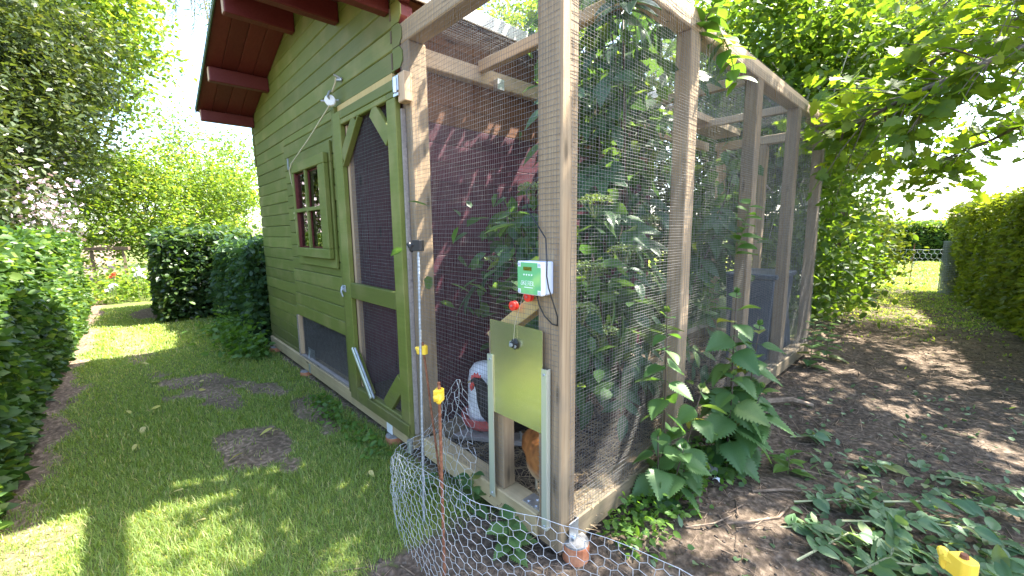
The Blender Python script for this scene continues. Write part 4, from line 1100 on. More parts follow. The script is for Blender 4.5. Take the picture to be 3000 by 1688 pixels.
# --- hedges
def hedge(name, label, x0, x1, y0, y1, h, n, size, lm, kind='diamond', cat='hedge', bulge=.10, fn=None, core=.16, hz=0.0, faces=None, tw='twig'):
    t = thing(name, label, cat, ((x0+x1)/2, (y0+y1)/2, 0))
    fA = {'front': (x1-x0)*h, 'back': (x1-x0)*h, 'top': (x1-x0)*(y1-y0), 'l': (y1-y0)*h, 'r': (y1-y0)*h}
    if faces: fA = {k: v*faces.get(k, 0) for k, v in fA.items()}
    tot = sum(fA.values()); Ps = []
    for f, a in fA.items():
        k = int(n*a/tot)
        if k < 1: continue
        u, v = rng.random(k), rng.random(k); dep = rng.exponential(.055, k)-.03
        if f == 'front': p = np.stack([x0+u*(x1-x0), y0+dep, v*h], 1)
        elif f == 'back': p = np.stack([x0+u*(x1-x0), y1-dep, v*h], 1)
        elif f == 'top': p = np.stack([x0+u*(x1-x0), y0+v*(y1-y0), h-dep*1.2], 1)
        elif f == 'l': p = np.stack([x0+dep, y0+u*(y1-y0), v*h], 1)
        else: p = np.stack([x1-dep, y0+u*(y1-y0), v*h], 1)
        b = (fbm(p[:, 0]*1.8+p[:, 1]*1.8, p[:, 2]*1.8, 33)-.5)*bulge*2
        if f in ('front', 'back'): p[:, 1] += b*(-1 if f == 'front' else 1)
        elif f == 'top': p[:, 2] += b+rng.exponential(.03, k)*(rng.random(k) < .3)
        else: p[:, 0] += b*(-1 if f == 'l' else 1)
        Ps.append(p)
    P = np.concatenate(Ps); P = P[P[:, 2] > .03]
    # gaps: thin patches
    P = P[rng.random(len(P)) < .35+1.1*fbm(P[:, 0]*3+P[:, 1]*2, P[:, 2]*3, 12)]
    V, F = leaf_cloud(P, size, kind, .35, .2)
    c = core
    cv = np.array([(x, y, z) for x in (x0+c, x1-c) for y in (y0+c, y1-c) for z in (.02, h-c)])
    if fn: V, cv = fn(V), fn(cv)
    cloud_obj('foliage', (V, F), lm, t)
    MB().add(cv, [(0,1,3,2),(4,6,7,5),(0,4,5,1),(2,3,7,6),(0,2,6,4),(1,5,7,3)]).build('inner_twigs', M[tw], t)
    return t
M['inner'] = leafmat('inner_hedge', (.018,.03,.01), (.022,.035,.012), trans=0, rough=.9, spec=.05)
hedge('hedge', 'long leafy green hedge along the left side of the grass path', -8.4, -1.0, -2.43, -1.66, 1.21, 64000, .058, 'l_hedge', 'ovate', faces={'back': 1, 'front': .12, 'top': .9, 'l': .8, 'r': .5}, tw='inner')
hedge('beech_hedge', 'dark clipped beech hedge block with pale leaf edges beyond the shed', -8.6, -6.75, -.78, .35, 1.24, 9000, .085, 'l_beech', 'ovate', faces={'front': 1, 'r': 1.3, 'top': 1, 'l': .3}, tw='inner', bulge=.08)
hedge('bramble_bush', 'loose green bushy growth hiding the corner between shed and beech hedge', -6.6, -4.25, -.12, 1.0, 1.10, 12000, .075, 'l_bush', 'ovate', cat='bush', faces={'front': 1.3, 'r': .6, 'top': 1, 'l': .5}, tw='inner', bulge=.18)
def rot_right(V):
    # the right hedge runs from (1.95, 3.4) to (.82, 10.6)
    V = np.asarray(V, float).copy(); d = np.array([.82-1.95, 10.6-3.4]); d /= np.linalg.norm(d); n = np.array([d[1], -d[0]])
    xy = np.array([1.95, 3.4])+V[:, 0:1]*d+V[:, 1:2]*n
    return np.concatenate([xy, V[:, 2:3]], 1)
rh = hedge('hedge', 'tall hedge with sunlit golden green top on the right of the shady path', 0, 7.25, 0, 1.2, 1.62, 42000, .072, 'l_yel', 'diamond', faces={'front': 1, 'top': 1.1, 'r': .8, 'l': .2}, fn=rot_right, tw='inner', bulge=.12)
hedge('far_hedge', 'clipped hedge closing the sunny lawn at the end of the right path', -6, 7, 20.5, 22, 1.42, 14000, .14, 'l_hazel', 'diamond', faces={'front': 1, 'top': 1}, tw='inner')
# low growth along the bramble foot and far flower bed
def patch(name, label, pts, size, lm, kind, cat='plants', kindtag='stuff', up=.8, droop=.1):
    return tag(cloud_obj(name, leaf_cloud(pts, size, kind, up, droop), lm), label, cat, kind=kindtag)
n = 1500; P = np.stack([rng.uniform(-5.6, -3.7, n), -.12-np.abs(rng.normal(0, .16, n)), np.abs(rng.normal(0, .13, n))], 1)
patch('undergrowth', 'low leafy weeds at the foot of the bushes by the far corner of the shed', P, .06, 'l_weed', 'ovate')
n = 5200; P = np.stack([rng.uniform(-12.6, -9.6, n), rng.uniform(-2.6, .7, n), np.abs(rng.normal(0, .34, n))], 1); P[:, 2] *= .35+.9*fbm(P[:, 0]*2, P[:, 1]*2, 8)
bed = patch('flower_bed', 'sunlit mixed plants of the flower bed at the end of the grass path', P, .085, 'l_lime', 'ovate')
for nm, lb, m, pts in (('white_phlox', 'clump of white flowers in the sunlit bed', 'whiteflower', [(-9.75, -.95, .62), (-9.7, -1.0, .55), (-9.75, -.92, .5)]), ('red_flower', 'single red flower head in the sunlit bed', 'redflower', [(-9.7, -1.32, .52)]), ('pale_flower', 'small pale flower clump low in the sunlit bed', 'whiteflower', [(-9.65, -1.36, .36), (-9.65, -1.4, .3)])):
    t = thing(nm, lb, 'flowers', (pts[0][0], pts[0][1], 0))
    P = np.repeat(np.array(pts), 9, 0)+rng.normal(0, .035, (9*len(pts), 3)); cloud_obj('petals', leaf_cloud(P, .07, 'flower', .4, 0), m, t, kind='stuff')
    s_ = MB()
    for q in pts: s_.tube([(q[0], q[1], 0), q], .006, 5)
    s_.build('stem', M['stem'], t)
t = thing('garden_bench', 'brown wooden beam of a low garden structure half hidden in the shrubs', 'beam', (-11.6, -1.35, 0))
MB().bar((-12.15, -1.75, .98), (-11.85, -1.05, .98), .1, .07).build('beam', M['darkwood'], t)
for y in (-1.70, -1.18): MB().box(-12.17+(y+1.70)*.43, -12.09+(y+1.70)*.43, y, y+.06, 0, .94).build('leg', M['darkwood'], t)

# --- right side: hazel row, yellow bush, willow behind, maple overhead, birch
tree('hazel_tree', 'dark green hazel with a pale slim stem just behind the end of the chicken run', 'tree', (-.32, 5.1, 0),
     [((-.55, 5.0, 1.5), (.55, .8, 1.0)), ((-.45, 5.6, 2.7), (.7, .9, .9)), ((-.9, 4.7, 2.5), (.8, .7, .9)), ((-.35, 5.5, .5), (.45, .8, .5)), ((-.9, 4.9, 3.6), (.9, .9, .7)), ((-.2, 5.8, 3.5), (.8, .9, .6))],
     420, 44, .09, 'l_hazel', 'ovate', bark='birch', spread=.17, trunk_r=.045, trunk_to=(-.40, 5.2, 3.2), zmin=.08)
tree('bush', 'second hazel bush further along the left edge of the shady path', 'bush', (-.45, 7.4, 0),
     [((-.5, 7.3, 1.1), (.55, 1.0, 1.0)), ((-.5, 7.0, 2.3), (.65, 1.0, .8)), ((-.4, 8.2, .6), (.5, .8, .6))], 150, 38, .085, 'l_hazel', 'ovate', spread=.18, trunk_r=.05, zmin=.06)
tree('golden_bush', 'brightly sunlit yellow green bush where the shady path opens to the lawn', 'bush', (-.25, 9.6, 0),
     [((-.30, 9.5, .8), (.50, .8, .75)), ((-.5, 9.9, 1.3), (.55, .7, .5))], 90, 44, .09, 'l_yel', 'ovate', spread=.17, trunk_r=.04, zmin=.05)
tree('willow_tree', 'tall narrow leaved willow towering behind the chicken run', 'tree', (-3.2, 9.2, 0),
     [((-2.2, 8.4, 4.3), (1.3, 1.2, 1.2)), ((-1.0, 8.9, 4.2), (1.2, 1.1, 1.3)), ((-3.4, 8.0, 4.9), (1.5, 1.3, 1.3)), ((-1.7, 9.2, 5.9), (1.8, 1.3, 1.0)), ((-2.6, 8.2, 2.7), (1.3, 1.0, .9)), ((-1.5, 8.2, 2.6), (.9, .8, .8)), ((-4.6, 7.4, 4.2), (1.3, 1.2, 1.1)), ((-3.6, 8.2, 6.6), (1.5, 1.2, .9)), ((-.1, 8.9, 5.2), (1.2, 1.0, 1.1)), ((.9, 9.6, 6.2), (1.5, 1.2, 1.0)), ((-.6, 7.9, 3.2), (.8, .8, .8))],
     760, 50, .13, 'l_willow', 'lance', spread=.27, trunk_r=.2, zmin=.3, droop=.7, up=.2, flat=.9, nbranch=40)
tree('elm_tree', 'leafy tree showing over the shed roof through the mesh roof of the run', 'tree', (-5.6, 5.6, 0),
     [((-5.3, 5.4, 5.0), (1.3, 1.2, .9)), ((-4.3, 5.0, 4.5), (.9, .9, .7)), ((-6.3, 5.6, 5.6), (1.3, 1.2, .9))], 120, 40, .10, 'l_lime', spread=.22, trunk_r=.13, zmin=1)
tree('tall_hedge', 'tall dark shrubs lining the back of the run', 'shrub', (-2.2, 5.2, 0),
     [((-1.7, 4.9, 1.2), (.75, .5, 1.1)), ((-2.4, 5.0, 1.5), (.7, .6, 1.2)), ((-1.35, 5.2, 2.2), (.6, .6, .6)), ((-2.0, 5.3, 3.0), (.8, .7, .8)), ((-1.2, 5.4, .9), (.6, .5, .9))], 300, 46, .075, 'l_shaded', 'diamond', spread=.17, trunk_r=.05, zmin=.05)

tree('ash_tree', 'leafy tree far beyond the hazels closing the top right of the view', 'tree', (-2.2, 14.5, 0),
     [((.4, 14, 6.9), (1.5, 1.4, 1.1)), ((-1.0, 13.5, 6.4), (1.6, 1.4, 1.7)), ((1.9, 13.2, 6.9), (1.4, 1.3, 1.0)), ((-.2, 14, 8.2), (2.4, 1.6, 1.2)), ((-1.6, 13.6, 4.4), (1.0, 1.2, 1.2))],
     420, 46, .13, 'l_lime', spread=.28, trunk_r=.15, zmin=1.5)

# maple: a limb reaching in from the right, leaves along its twigs
mp = thing('maple_tree', 'maple tree leaning in from the right with long limbs over the path', 'tree', (3.6, 4.4, 0))
MB().tube([(3.6, 4.4, -.1), (3.5, 4.3, 1.4), (3.2, 4.0, 2.8), (2.7, 3.6, 4.2), (2.3, 3.3, 5.2)], [.19, .16, .13, .09, .05], 10).build('trunk', M['bark'], mp, smooth=True)
lm_ = MB(); MP = []; MA = []
def limb(pts, r0, ntw, tl, sag=.3):
    pts = [Vector(p) for p in pts]; n = len(pts)
    fine = []
    for i in range(n-1):
        for q in range(4): fine.append(pts[i].lerp(pts[i+1], q/4)+Vector(rng.normal(0, .012, 3)))
    fine.append(pts[-1])
    lm_.tube(fine, [r0*(1-.82*i/(len(fine)-1)) for i in range(len(fine))], 6)
    for k in range(ntw):
        f = rng.uniform(.12, 1)**.8; i = min(int(f*(len(fine)-1)), len(fine)-2); p = fine[i]; d = (fine[i+1]-fine[i]).normalized()
        side = Vector(rng.normal(0, 1, 3)); side.z = side.z*.55-.05; side = (side-d*side.dot(d)).normalized()
        l = tl*rng.uniform(.5, 1.2); e = p+(d*.7+side).normalized()*l+Vector((0, 0, -sag*l*l))
        m1 = p.lerp(e, .5)+Vector((0, 0, .06*l)); lm_.tube([p, m1, e], [.006, .004, .002], 4, cap=False)
        for q in np.linspace(.25, 1, max(4, int(l*17))):
            b = p.lerp(m1, q*2) if q < .5 else m1.lerp(e, q*2-1)
            s = Vector(rng.normal(0, 1, 3)); s.z = -.15; s.normalize()
            MP.append(b+s*.05); MA.append(s*1.1+Vector((0, 0, -.35)))
limb([(3.35, 4.15, 2.2), (2.4, 3.6, 2.75), (1.35, 3.15, 2.45), (.60, 3.1, 2.16), (.10, 3.35, 2.03)], .042, 96, .48)
limb([(3.3, 4.1, 2.5), (2.3, 3.9, 3.1), (1.3, 3.7, 2.8), (.55, 3.9, 2.55), (-.1, 4.3, 2.45)], .036, 96, .52)
limb([(3.2, 4.0, 2.9), (2.3, 3.2, 3.3), (1.5, 2.9, 3.05), (.95, 3.0, 2.80)], .034, 90, .45)
limb([(3.3, 4.1, 2.0), (2.4, 4.2, 2.35), (1.5, 4.5, 2.25), (.9, 5.2, 2.0), (.45, 5.8, 1.9)], .03, 80, .50)
limb([(3.0, 3.9, 3.4), (2.2, 3.0, 4.1), (1.6, 2.5, 4.3), (1.25, 2.0, 4.2), (1.1, 1.6, 4.1)], .045, 130, .55, .1)
limb([(2.9, 3.8, 3.7), (2.0, 3.7, 4.6), (1.0, 3.6, 4.8), (.1, 3.5, 4.6), (-.6, 3.6, 4.4)], .04, 120, .62, .1)
limb([(2.9, 3.8, 3.7), (2.0, 4.4, 4.9), (.9, 4.7, 5.2), (.0, 4.4, 5.0), (-.5, 3.6, 4.8)], .04, 130, .62, .1)
limb([(2.9, 3.9, 3.4), (2.3, 4.9, 4.3), (1.6, 5.9, 4.7), (.9, 6.6, 4.6)], .04, 60, .65, .1)
limb([(3.1, 4.1, 3.1), (2.8, 5.3, 4.2), (2.3, 6.6, 4.9), (1.9, 7.6, 5.0)], .04, 55, .7, .1)
limb([(2.9, 3.8, 3.7), (2.4, 2.6, 4.5), (1.9, 1.6, 4.5), (1.3, .9, 4.3)], .04, 60, .62, .1)
lm_.build('limbs', M['bark'], mp, smooth=True)
cloud_obj('crown', leaf_cloud(np.array([tuple(v) for v in MP]), 0.108, 'maple', .9, .12, axis=np.array([tuple(v) for v in MA])), 'l_maple', mp)
tree('birch_tree', 'birch with thin hanging twigs of small leaves against the bright sky over the right path', 'tree', (2.9, 8.6, 0),
     [((.75, 7.9, 2.7), (.30, .4, .50)), ((1.15, 7.7, 3.4), (.6, .6, .5)), ((1.75, 7.2, 3.0), (.45, .5, .55)), ((2.2, 7.9, 4.0), (.9, .9, .8)), ((1.0, 8.2, 4.3), (.9, .8, .5)), ((2.3, 8.9, 5.3), (1.0, .9, .7))],
     230, 26, .075, 'l_hazel', 'diamond', bark='birch', spread=.13, trunk_r=.08, trunk_to=(2.2, 8.2, 4.6), zmin=1.6, droop=.6, flat=1.5)

# --- things along the far end of the path
t = thing('netting_roll', 'grey roll of wire netting standing at the end of the right hedge', 'roll', (.98, 10.15, 0))
Pn = []; Qn = []
for j in range(3):
    r = .235-.03*j
    for i in range(56):
        a, b = 2*math.pi*i/56, 2*math.pi*(i+1)/56
        Pn.append((.98+r*math.cos(a), 10.15+r*math.sin(a), 0)); Qn.append((.98+r*math.cos(a), 10.15+r*math.sin(a), .98))
        for z in np.linspace(.0, .98, 32): Pn.append((.98+r*math.cos(a), 10.15+r*math.sin(a), z)); Qn.append((.98+r*math.cos(b), 10.15+r*math.sin(b), z))
VF = rod_cloud(Pn, Qn, .0024, 3); link('wire', np_mesh('wire', VF[0], VF[1], wloc(t)), M['steel'], t, kind='stuff')
hex_net([(-.4, 11.0, .82, 0), (.2, 11.02, .80, 0), (.8, 11.0, .82, 0)], .085, .0028, 8, 'hexagonal wire netting stretched across the far end of the shady path', seed=8, m='steel')
t = thing('fence_stake', 'thin dark stake holding the far netting on the sunny lawn', 'stake', (.30, 11.05, 0))
MB().tube([(.30, 11.05, -.05), (.31, 11.05, .9)], .009, 6).build('rod', M['rust'], t)

# ---------------------------------------------------------------- leaf objects near the camera
def leaf_mesh(name, kind, L_=1.0, seed=0):
    """single leaves with a folded midrib, drooping tip and, for nettles, a toothed edge"""
    g = np.random.default_rng(seed)
    if kind == 'nettle':
        w = lambda t: .41*(math.sin(math.pi*min(1, t**.62))**.9)*(1-.22*t)+.008
        N_, teeth = 24, True
    elif kind == 'elder':
        w = lambda t: .20*math.sin(math.pi*t**.8)**.9; N_, teeth = 9, False
    else:
        w = lambda t: .29*math.sin(math.pi*t**.72)**.85; N_, teeth = 8, False
    cv = g.uniform(.16, .34); tw = g.normal(0, .12)
    V, Fq = [], []
    for i in range(N_+1):
        t = i/N_; z = -cv*t*t; hw = w(t) if 0 < i < N_ else .004
        x0 = t
        V.append((x0, 0, z-.018))
        xs = t+(.035 if (teeth and i % 2 == 1) else 0); hh = hw*(1.20 if (teeth and i % 2 == 1) else (.87 if teeth else 1))
        for s in (-1, 1):
            V.append((t, s*hw*.5, z+.045*hw/.3+s*tw*.05+(.012 if i % 2 else 0)))
            V.append((xs, s*hh, z+.07*hw/.3+s*tw*.10-.05*hh))
    for i in range(N_):
        a, b = 5*i, 5*(i+1)
        for s in (0, 1):
            m1, e1, m2, e2 = a+1+2*s, a+2+2*s, b+1+2*s, b+2+2*s
            q = [(a, m1, m2, b), (m1, e1, e2, m2)]
            Fq += q if s == 0 else [tuple(reversed(k)) for k in q]
    return V, Fq
def single(name, kind, m, seed, pet=.16):
    V, F = leaf_mesh(name, kind, seed=seed); b = MB().add(V, F)
    if pet: b.tube([(-pet, 0, .02), (0, 0, -.012)], [.014, .012], 5)
    me = bpy.data.meshes.new(name); me.from_pydata([tuple(v) for v in b.v], [], b.f)
    me.polygons.foreach_set('use_smooth', [True]*len(me.polygons)); me.materials.append(M[m]); return me
def compound(name, m, seed):
    """elder leaf: a stalk with five or seven leaflets"""
    g = np.random.default_rng(seed); b = MB(); n = 2+seed % 2
    b.tube([(-.28, 0, .03), (.2, 0, 0), (.62, 0, -.06)], [.010, .009, .006], 5)
    def put(px, pz, ang, L_, roll):
        V, F = leaf_mesh('x', 'elder', seed=int(g.integers(1e6))); R_ = Matrix.Rotation(ang, 3, 'Z') @ Matrix.Rotation(roll, 3, 'X') @ Matrix.Rotation(g.uniform(.0, .3), 3, 'Y')
        b.add([R_ @ (Vector(v)*L_)+Vector((px, 0, pz)) for v in V], F)
    for k in range(n):
        x = .08+.27*k; z = -.03*k
        for s in (-1, 1): put(x, z, s*(1.05-.12*k+g.normal(0, .1)), .46+.05*k+g.normal(0, .03), s*.25)
    put(.62, -.06, g.normal(0, .1), .55, 0)
    me = bpy.data.meshes.new(name); me.from_pydata([tuple(v) for v in b.v], [], b.f)
    me.polygons.foreach_set('use_smooth', [True]*len(me.polygons)); me.materials.append(M[m]); return me
def place(name, me, parent, p, direction, size, normal=(0, 0, 1), roll=0.0):
    x = Vector(direction).normalized(); nz = Vector(normal); nz = (nz-x*nz.dot(x))
    nz = nz.normalized() if nz.length > 1e-4 else x.orthogonal().normalized()
    y = nz.cross(x); R_ = Matrix((x, y, nz)).transposed()
    if roll: R_ = R_ @ Matrix.Rotation(roll, 3, 'X')
    o = bpy.data.objects.new(name, me); COL.objects.link(o); o.parent = parent
    o.matrix_local = Matrix.Translation(Vector(p)-wloc(parent)) @ (R_.to_4x4()) @ Matrix.Scale(size, 4)
    WL[o.name] = Vector((0, 0, 0))
    return o
NET = [single('nettle_leaf', 'nettle', 'l_nettle', s) for s in range(5)]
ELD = [compound('elder_leaf', 'l_elder', s) for s in range(4)]
OVA = [single('shoot_leaf', 'ovate', 'l_shoot', s) for s in range(4)]
CUT = [single('cut_leaf', 'ovate', 'l_cut', s+9) for s in range(4)]

# nettles: opposite pairs of leaves, turned a quarter at each joint
def nettle(label, base, stems):
    t = thing('nettle', label, 'nettle', base, 'nettles beside the chicken run')
    for (dx, dy, h, lean, big, a0, npair) in stems:
        b = Vector(base)+Vector((dx, dy, 0)); top = b+Vector((lean[0], lean[1], h))
        m1 = b.lerp(top, .5)+Vector((lean[0]*-.25, lean[1]*-.25, 0))
        pts = [b-Vector((0, 0, .03)), b.lerp(m1, .5), m1, m1.lerp(top, .5), top]
        MB().tube(pts, [.0055, .005, .0045, .0035, .002], 6).build('stem', M['stem_d'], t, smooth=True)
        for k in range(npair):
            f = (k+.6)/npair; f = f**.88
            p = b.lerp(m1, f*2) if f < .5 else m1.lerp(top, f*2-1)
            prof = (.65+.9*f) if f < .35 else (.97 if f < .72 else max(.34, .97-(f-.72)*2.2))
            for s in (0, 1):
                a = a0+k*1.48+s*math.pi+rng.normal(0, .22); el = -.10-.50*(1-f)+rng.normal(0, .14)+(.55 if f > .9 else 0)
                d = Vector((math.cos(a)*math.cos(el), math.sin(a)*math.cos(el), math.sin(el)))
                L_ = big*prof*rng.uniform(.85, 1.12)
                place('leaf', NET[int(rng.integers(5))], t, p+d*L_*.17, d, L_, (rng.normal(0, .2), rng.normal(0, .2), 1), rng.normal(0, .2))
        for q in range(5):
            a = rng.uniform(0, 6.3); place('leaf', NET[int(rng.integers(5))], t, top+Vector((0, 0, .004)), (math.cos(a)*.6, math.sin(a)*.6, .8), .030, (math.cos(a), math.sin(a), .3))
    return t
nettle('taller slim nettle with a bare purple stem, the left one beside the run', (.065, .69, 0), [(0, -.02, .88, (-.01, .0), .125, .4, 11), (.06, .05, .52, (.05, .06), .145, 1.1, 8), (.07, -.05, .30, (.05, -.03), .135, 2.0, 5), (.02, -.10, .36, (.02, -.06), .13, 2.6, 5)])
nettle('bushy broad nettle with overlapping leaves, the right one beside the run', (.19, 1.13, 0), [(0, 0, .93, (-.005, .01), .165, .2, 13), (.05, .07, .76, (.03, .04), .17, 1.0, 10), (.02, -.06, .54, (.02, -.04), .165, 1.9, 8), (.07, .02, .46, (.06, .02), .16, .6, 7), (-.03, .09, .60, (-.03, .09), .17, 1.4, 8)])

# elder inside the run
el = thing('elder_bush', 'elder bush with dark compound leaves and pale green flower heads growing inside the run', 'bush', (-.45, 1.0, .06))
ELS = [[(-.45,1.0,.05),(-.42,.95,.6),(-.38,.80,1.2),(-.33,.65,1.9)], [(-.44,1.05,.05),(-.50,1.15,.7),(-.48,1.25,1.5),(-.45,1.3,2.5)],
       [(-.46,.96,.05),(-.60,.75,.5),(-.68,.50,.95),(-.72,.38,1.4)], [(-.43,1.0,.05),(-.28,.85,.45),(-.20,.55,.8),(-.16,.38,1.2)],
       [(-.42,1.06,.05),(-.25,1.4,.6),(-.18,1.75,1.2),(-.12,1.85,1.6)], [(-.44,1.0,.05),(-.30,.9,.8),(-.2,.7,1.6),(-.17,.6,2.3)], [(-.45,1.0,.3),(-.7,1.2,1.1),(-.78,1.3,2.0)]]
sm_ = MB(); EP = []
for pl in ELS:
    pv = [Vector(p) for p in pl]
    sm_.tube(pv, [.011*(1-.7*i/(len(pv)-1)) for i in range(len(pv))], 7)
    for i in range(len(pv)-1):
        for q in np.linspace(0, 1, 7):
            EP.append(pv[i].lerp(pv[i+1], q))
sm_.build('stems', M['stem_d'], el, smooth=True)
cnt = 0
for b in EP:
    if b.z < .42: continue
    for rep in range(2 if b.z < 1.7 else 3):
        if cnt > 290: break
        a = rng.uniform(0, 2*math.pi); ee = rng.uniform(-.55, .35)
        d = Vector((math.cos(a), math.sin(a), ee)); p = b+d*rng.uniform(.02, .14)
        L_ = rng.uniform(.21, .33)
        tip = p+d.normalized()*L_
        if not (-.98 < tip.x < -.03 and .07 < tip.y < 2.4 and tip.z > .25) and b.z < 2.1: continue
        if b.z < 2.15 and max(p.z, tip.z) > 2.20: continue
        if not (-.98 < p.x < -.03 and .07 < p.y): continue
        place('leaf', ELD[int(rng.integers(4))], el, p, d-Vector((0, 0, .25)), L_, (rng.normal(0, .35)+.25, rng.normal(0, .35)-.3, 1))
        cnt += 1
up_ = []
for a, b, k in (((-.48, 1.25, 1.6), (-.70, 1.45, 2.75), 26), ((-.5, 1.1, 1.7), (-.85, 1.0, 2.7), 24), ((-.35, .9, 1.9), (-.42, .75, 2.7), 18), ((-.45, 1.7, .6), (-.50, 2.5, 1.75), 26), ((-.4, 1.3, .5), (-.25, 2.2, 1.3), 20), ((-.6, 1.2, 1.5), (-.8, 1.9, 2.6), 20), ((-.58, .65, .45), (-.74, .34, 1.30), 11), ((-.48, .8, .5), (-.60, .40, 1.25), 12), ((-.30, .6, .5), (-.24, .35, 1.3), 16)):
    st_ = MB().tube([(-.45, 1.05, .3 if a[2] < 1 else 1.2), a, b], [.009, .006, .003], 5).build('branch', M['stem_d'], el)
    for q in np.linspace(.1, 1, k):
        c_ = np.array(a)+(np.array(b)-np.array(a))*q
        up_.append(c_+rng.normal(0, 1, (14, 3))*np.array([.14, .16, .10]))
up_ = np.concatenate(up_); up_ = up_[~((up_[:, 2] > 2.15) & (up_[:, 2] < 2.28)) & (up_[:, 0] > -1.05) & (up_[:, 0] < -.05)]
cloud_obj('upper_foliage', leaf_cloud(up_, .10, 'ovate', .8, .35), 'l_elder2', el, kind='stuff')
for x, y, z, r in ((-.12, .352, 1.371, .075), (-.12, .589, 1.157, .085), (-.10, .29, 1.098, .075), (-.11, .264, .931, .07), (-.12, .412, .811, .08), (-.70, .33, 1.104, .085), (-.46, .33, 1.449, .07), (-.18, .9, 1.30, .07)):
    n = 300; th = rng.uniform(0, 2*np.pi, n); rr = r*np.sqrt(rng.random(n)); P = np.stack([x+rr*np.cos(th), y+rr*np.sin(th), z+.022*(1-(rr/r)**2)+rng.normal(0, .006, n)], 1)
    fl = cloud_obj('flower_head', leaf_cloud(P, .0105, 'flower', .9, 0), 'umbel', el)
    u = MB()
    for k in range(12):
        q = P[int(rng.integers(n))]; u.tube([(x, y, z-.07), tuple(q)], .0013, 4, cap=False)
    u.build('stalk', M['stem'], fl)
    for v in bpy.data.objects[fl.children[0].name].data.vertices: pass

# shoots poking through and over the run
def shoot(label, base, tip, n, L_, spread_up=.2, m=OVA):
    t = thing('leafy_shoot', label, 'shoot', base); b, q = Vector(base), Vector(tip)
    MB().tube([b, b.lerp(q, .5)+Vector((.01, 0, .01)), q], [.004, .003, .0015], 5).build('stem', M['stem'], t)
    for k in range(n):
        f = (k+1)/n; p = b.lerp(q, f); a = k*2.4+rng.normal(0, .3)
        ax = (q-b).normalized(); s1 = ax.orthogonal().normalized(); s2 = ax.cross(s1)
        d = (s1*math.cos(a)+s2*math.sin(a))+ax*.35+Vector((0, 0, spread_up-.25))
        place('leaf', m[int(rng.integers(4))], t, p, d, L_*rng.uniform(.75, 1.15)*(1.05-.35*f), (rng.normal(0, .3), -.3, 1))
    return t
shoot('glossy green shoot spilling over the top rail at the second run post', (-.02, 1.0, 2.16), (.10, 1.02, 2.36), 18, .14)
shoot('glossy drooping shoot hanging from the top rail just past the second run post', (.0, 1.20, 2.26), (.07, 1.30, 2.00), 14, .14)
shoot('young bright shoot poking out through the mesh at the third run post', (.0, 1.62, 1.08), (.06, 1.64, 1.40), 15, .14)
shoot('small leafy shoot in the mesh between second and third run posts', (-.1, 1.45, .72), (-.05, 1.5, .95), 9, .085)

# weeds at the sill, the corner and the run end
n = 1100; P = np.stack([rng.normal(.10, .07, n), rng.uniform(.22, 1.25, n), np.abs(rng.normal(.0, .06, n))], 1); P = P[P[:, 0] > .015]
patch('chickweed', 'low bright chickweed spreading along the foot of the run sill under the nettles', P, .032, 'l_weed', 'ovate')
n = 420; P = np.stack([rng.uniform(-2.3, -1.15, n), -.10-np.abs(rng.normal(0, .07, n)), np.abs(rng.normal(0, .035, n))], 1)
patch('ground_ivy', 'low creeping weeds under the sill beam in front of the mesh door', P, .035, 'l_weed', 'ovate')
def rosette(label, base, n, L_, h, me=NET, name='seedling'):
    t = thing(name, label, 'weed', base); b = Vector(base)
    MB().tube([b-Vector((0, 0, .02)), b+Vector((0, 0, h))], [.004, .002], 5).build('stem', M['stem'], t)
    for k in range(n):
        a = k*2.4+rng.normal(0, .2); f = (k+1)/n
        place('leaf', me[int(rng.integers(len(me)))], t, b+Vector((math.cos(a)*.012, math.sin(a)*.012, h*f)), (math.cos(a), math.sin(a), .05+.3*f), L_*rng.uniform(.8, 1.2)*(1.1-.4*f), (0, 0, 1))
rosette('bright young nettle seedling on the ground under the chicken door', (-.17, -.10, 0), 10, .10, .13)
rosette('small nettle seedling seen through the netting fold', (-.47, -.05, 0), 9, .085, .18)
rosette('little green seedling by the sill beam left of the netting', (-.72, -.12, 0), 7, .06, .07)
rosette('leafy weed growing against the last post at the far end of the run', (.12, 3.3, 0), 16, .11, .42)
rosette('fern like weed just beyond the end of the run', (.16, 3.75, 0), 14, .13, .34)
rosette('upright dark green seedling standing alone on the bare soil', (.43, 1.30, 0), 9, .095, .11, OVA)

# cut leafy branches heaped at the right
bid = 0
lab = ['cut leafy branch lying at the near edge of the heap, stem toward the net', 'cut leafy branch across the top of the heap, leaves pointing at the path', 'cut branch with small leaves at the far side of the heap', 'cut branch with pale stem sticking up from the heap', 'cut leafy branch under the big yellow insulator', 'cut branch lying flat between heap and nettles', 'wilting cut branch at the right rim of the heap', 'cut branch crossing the middle of the heap diagonally', 'short cut sprig left of the heap on bare soil', 'long cut branch reaching toward the right hedge', 'cut leafy branch low in the heap with broad leaves', 'cut branch curling up at the near right of the heap', 'broken sprig with few leaves beyond the heap', 'small cut sprig alone in the middle of the bare path']
sp = [((.62, .62, .03), (.98, .98, .05)), ((.80, 1.25, .05), (1.22, 1.55, .06)), ((.98, 1.75, .03), (1.40, 1.85, .04)), ((.78, .72, .02), (.86, .78, .24)), ((.95, .55, .03), (1.15, .95, .10)), ((.52, 1.02, .02), (.86, 1.18, .04)), ((1.15, 1.10, .03), (1.52, 1.32, .06)), ((.70, .95, .06), (1.12, 1.22, .10)), ((.52, .80, .01), (.68, .92, .02)), ((1.1, 1.55, .03), (1.75, 2.1, .04)), ((.85, .85, .03), (1.25, 1.08, .08)), ((1.02, .72, .03), (1.10, .84, .22)), ((.62, 1.62, .01), (.80, 1.70, .02)), ((.34, 1.72, .01), (.46, 1.86, .03))]
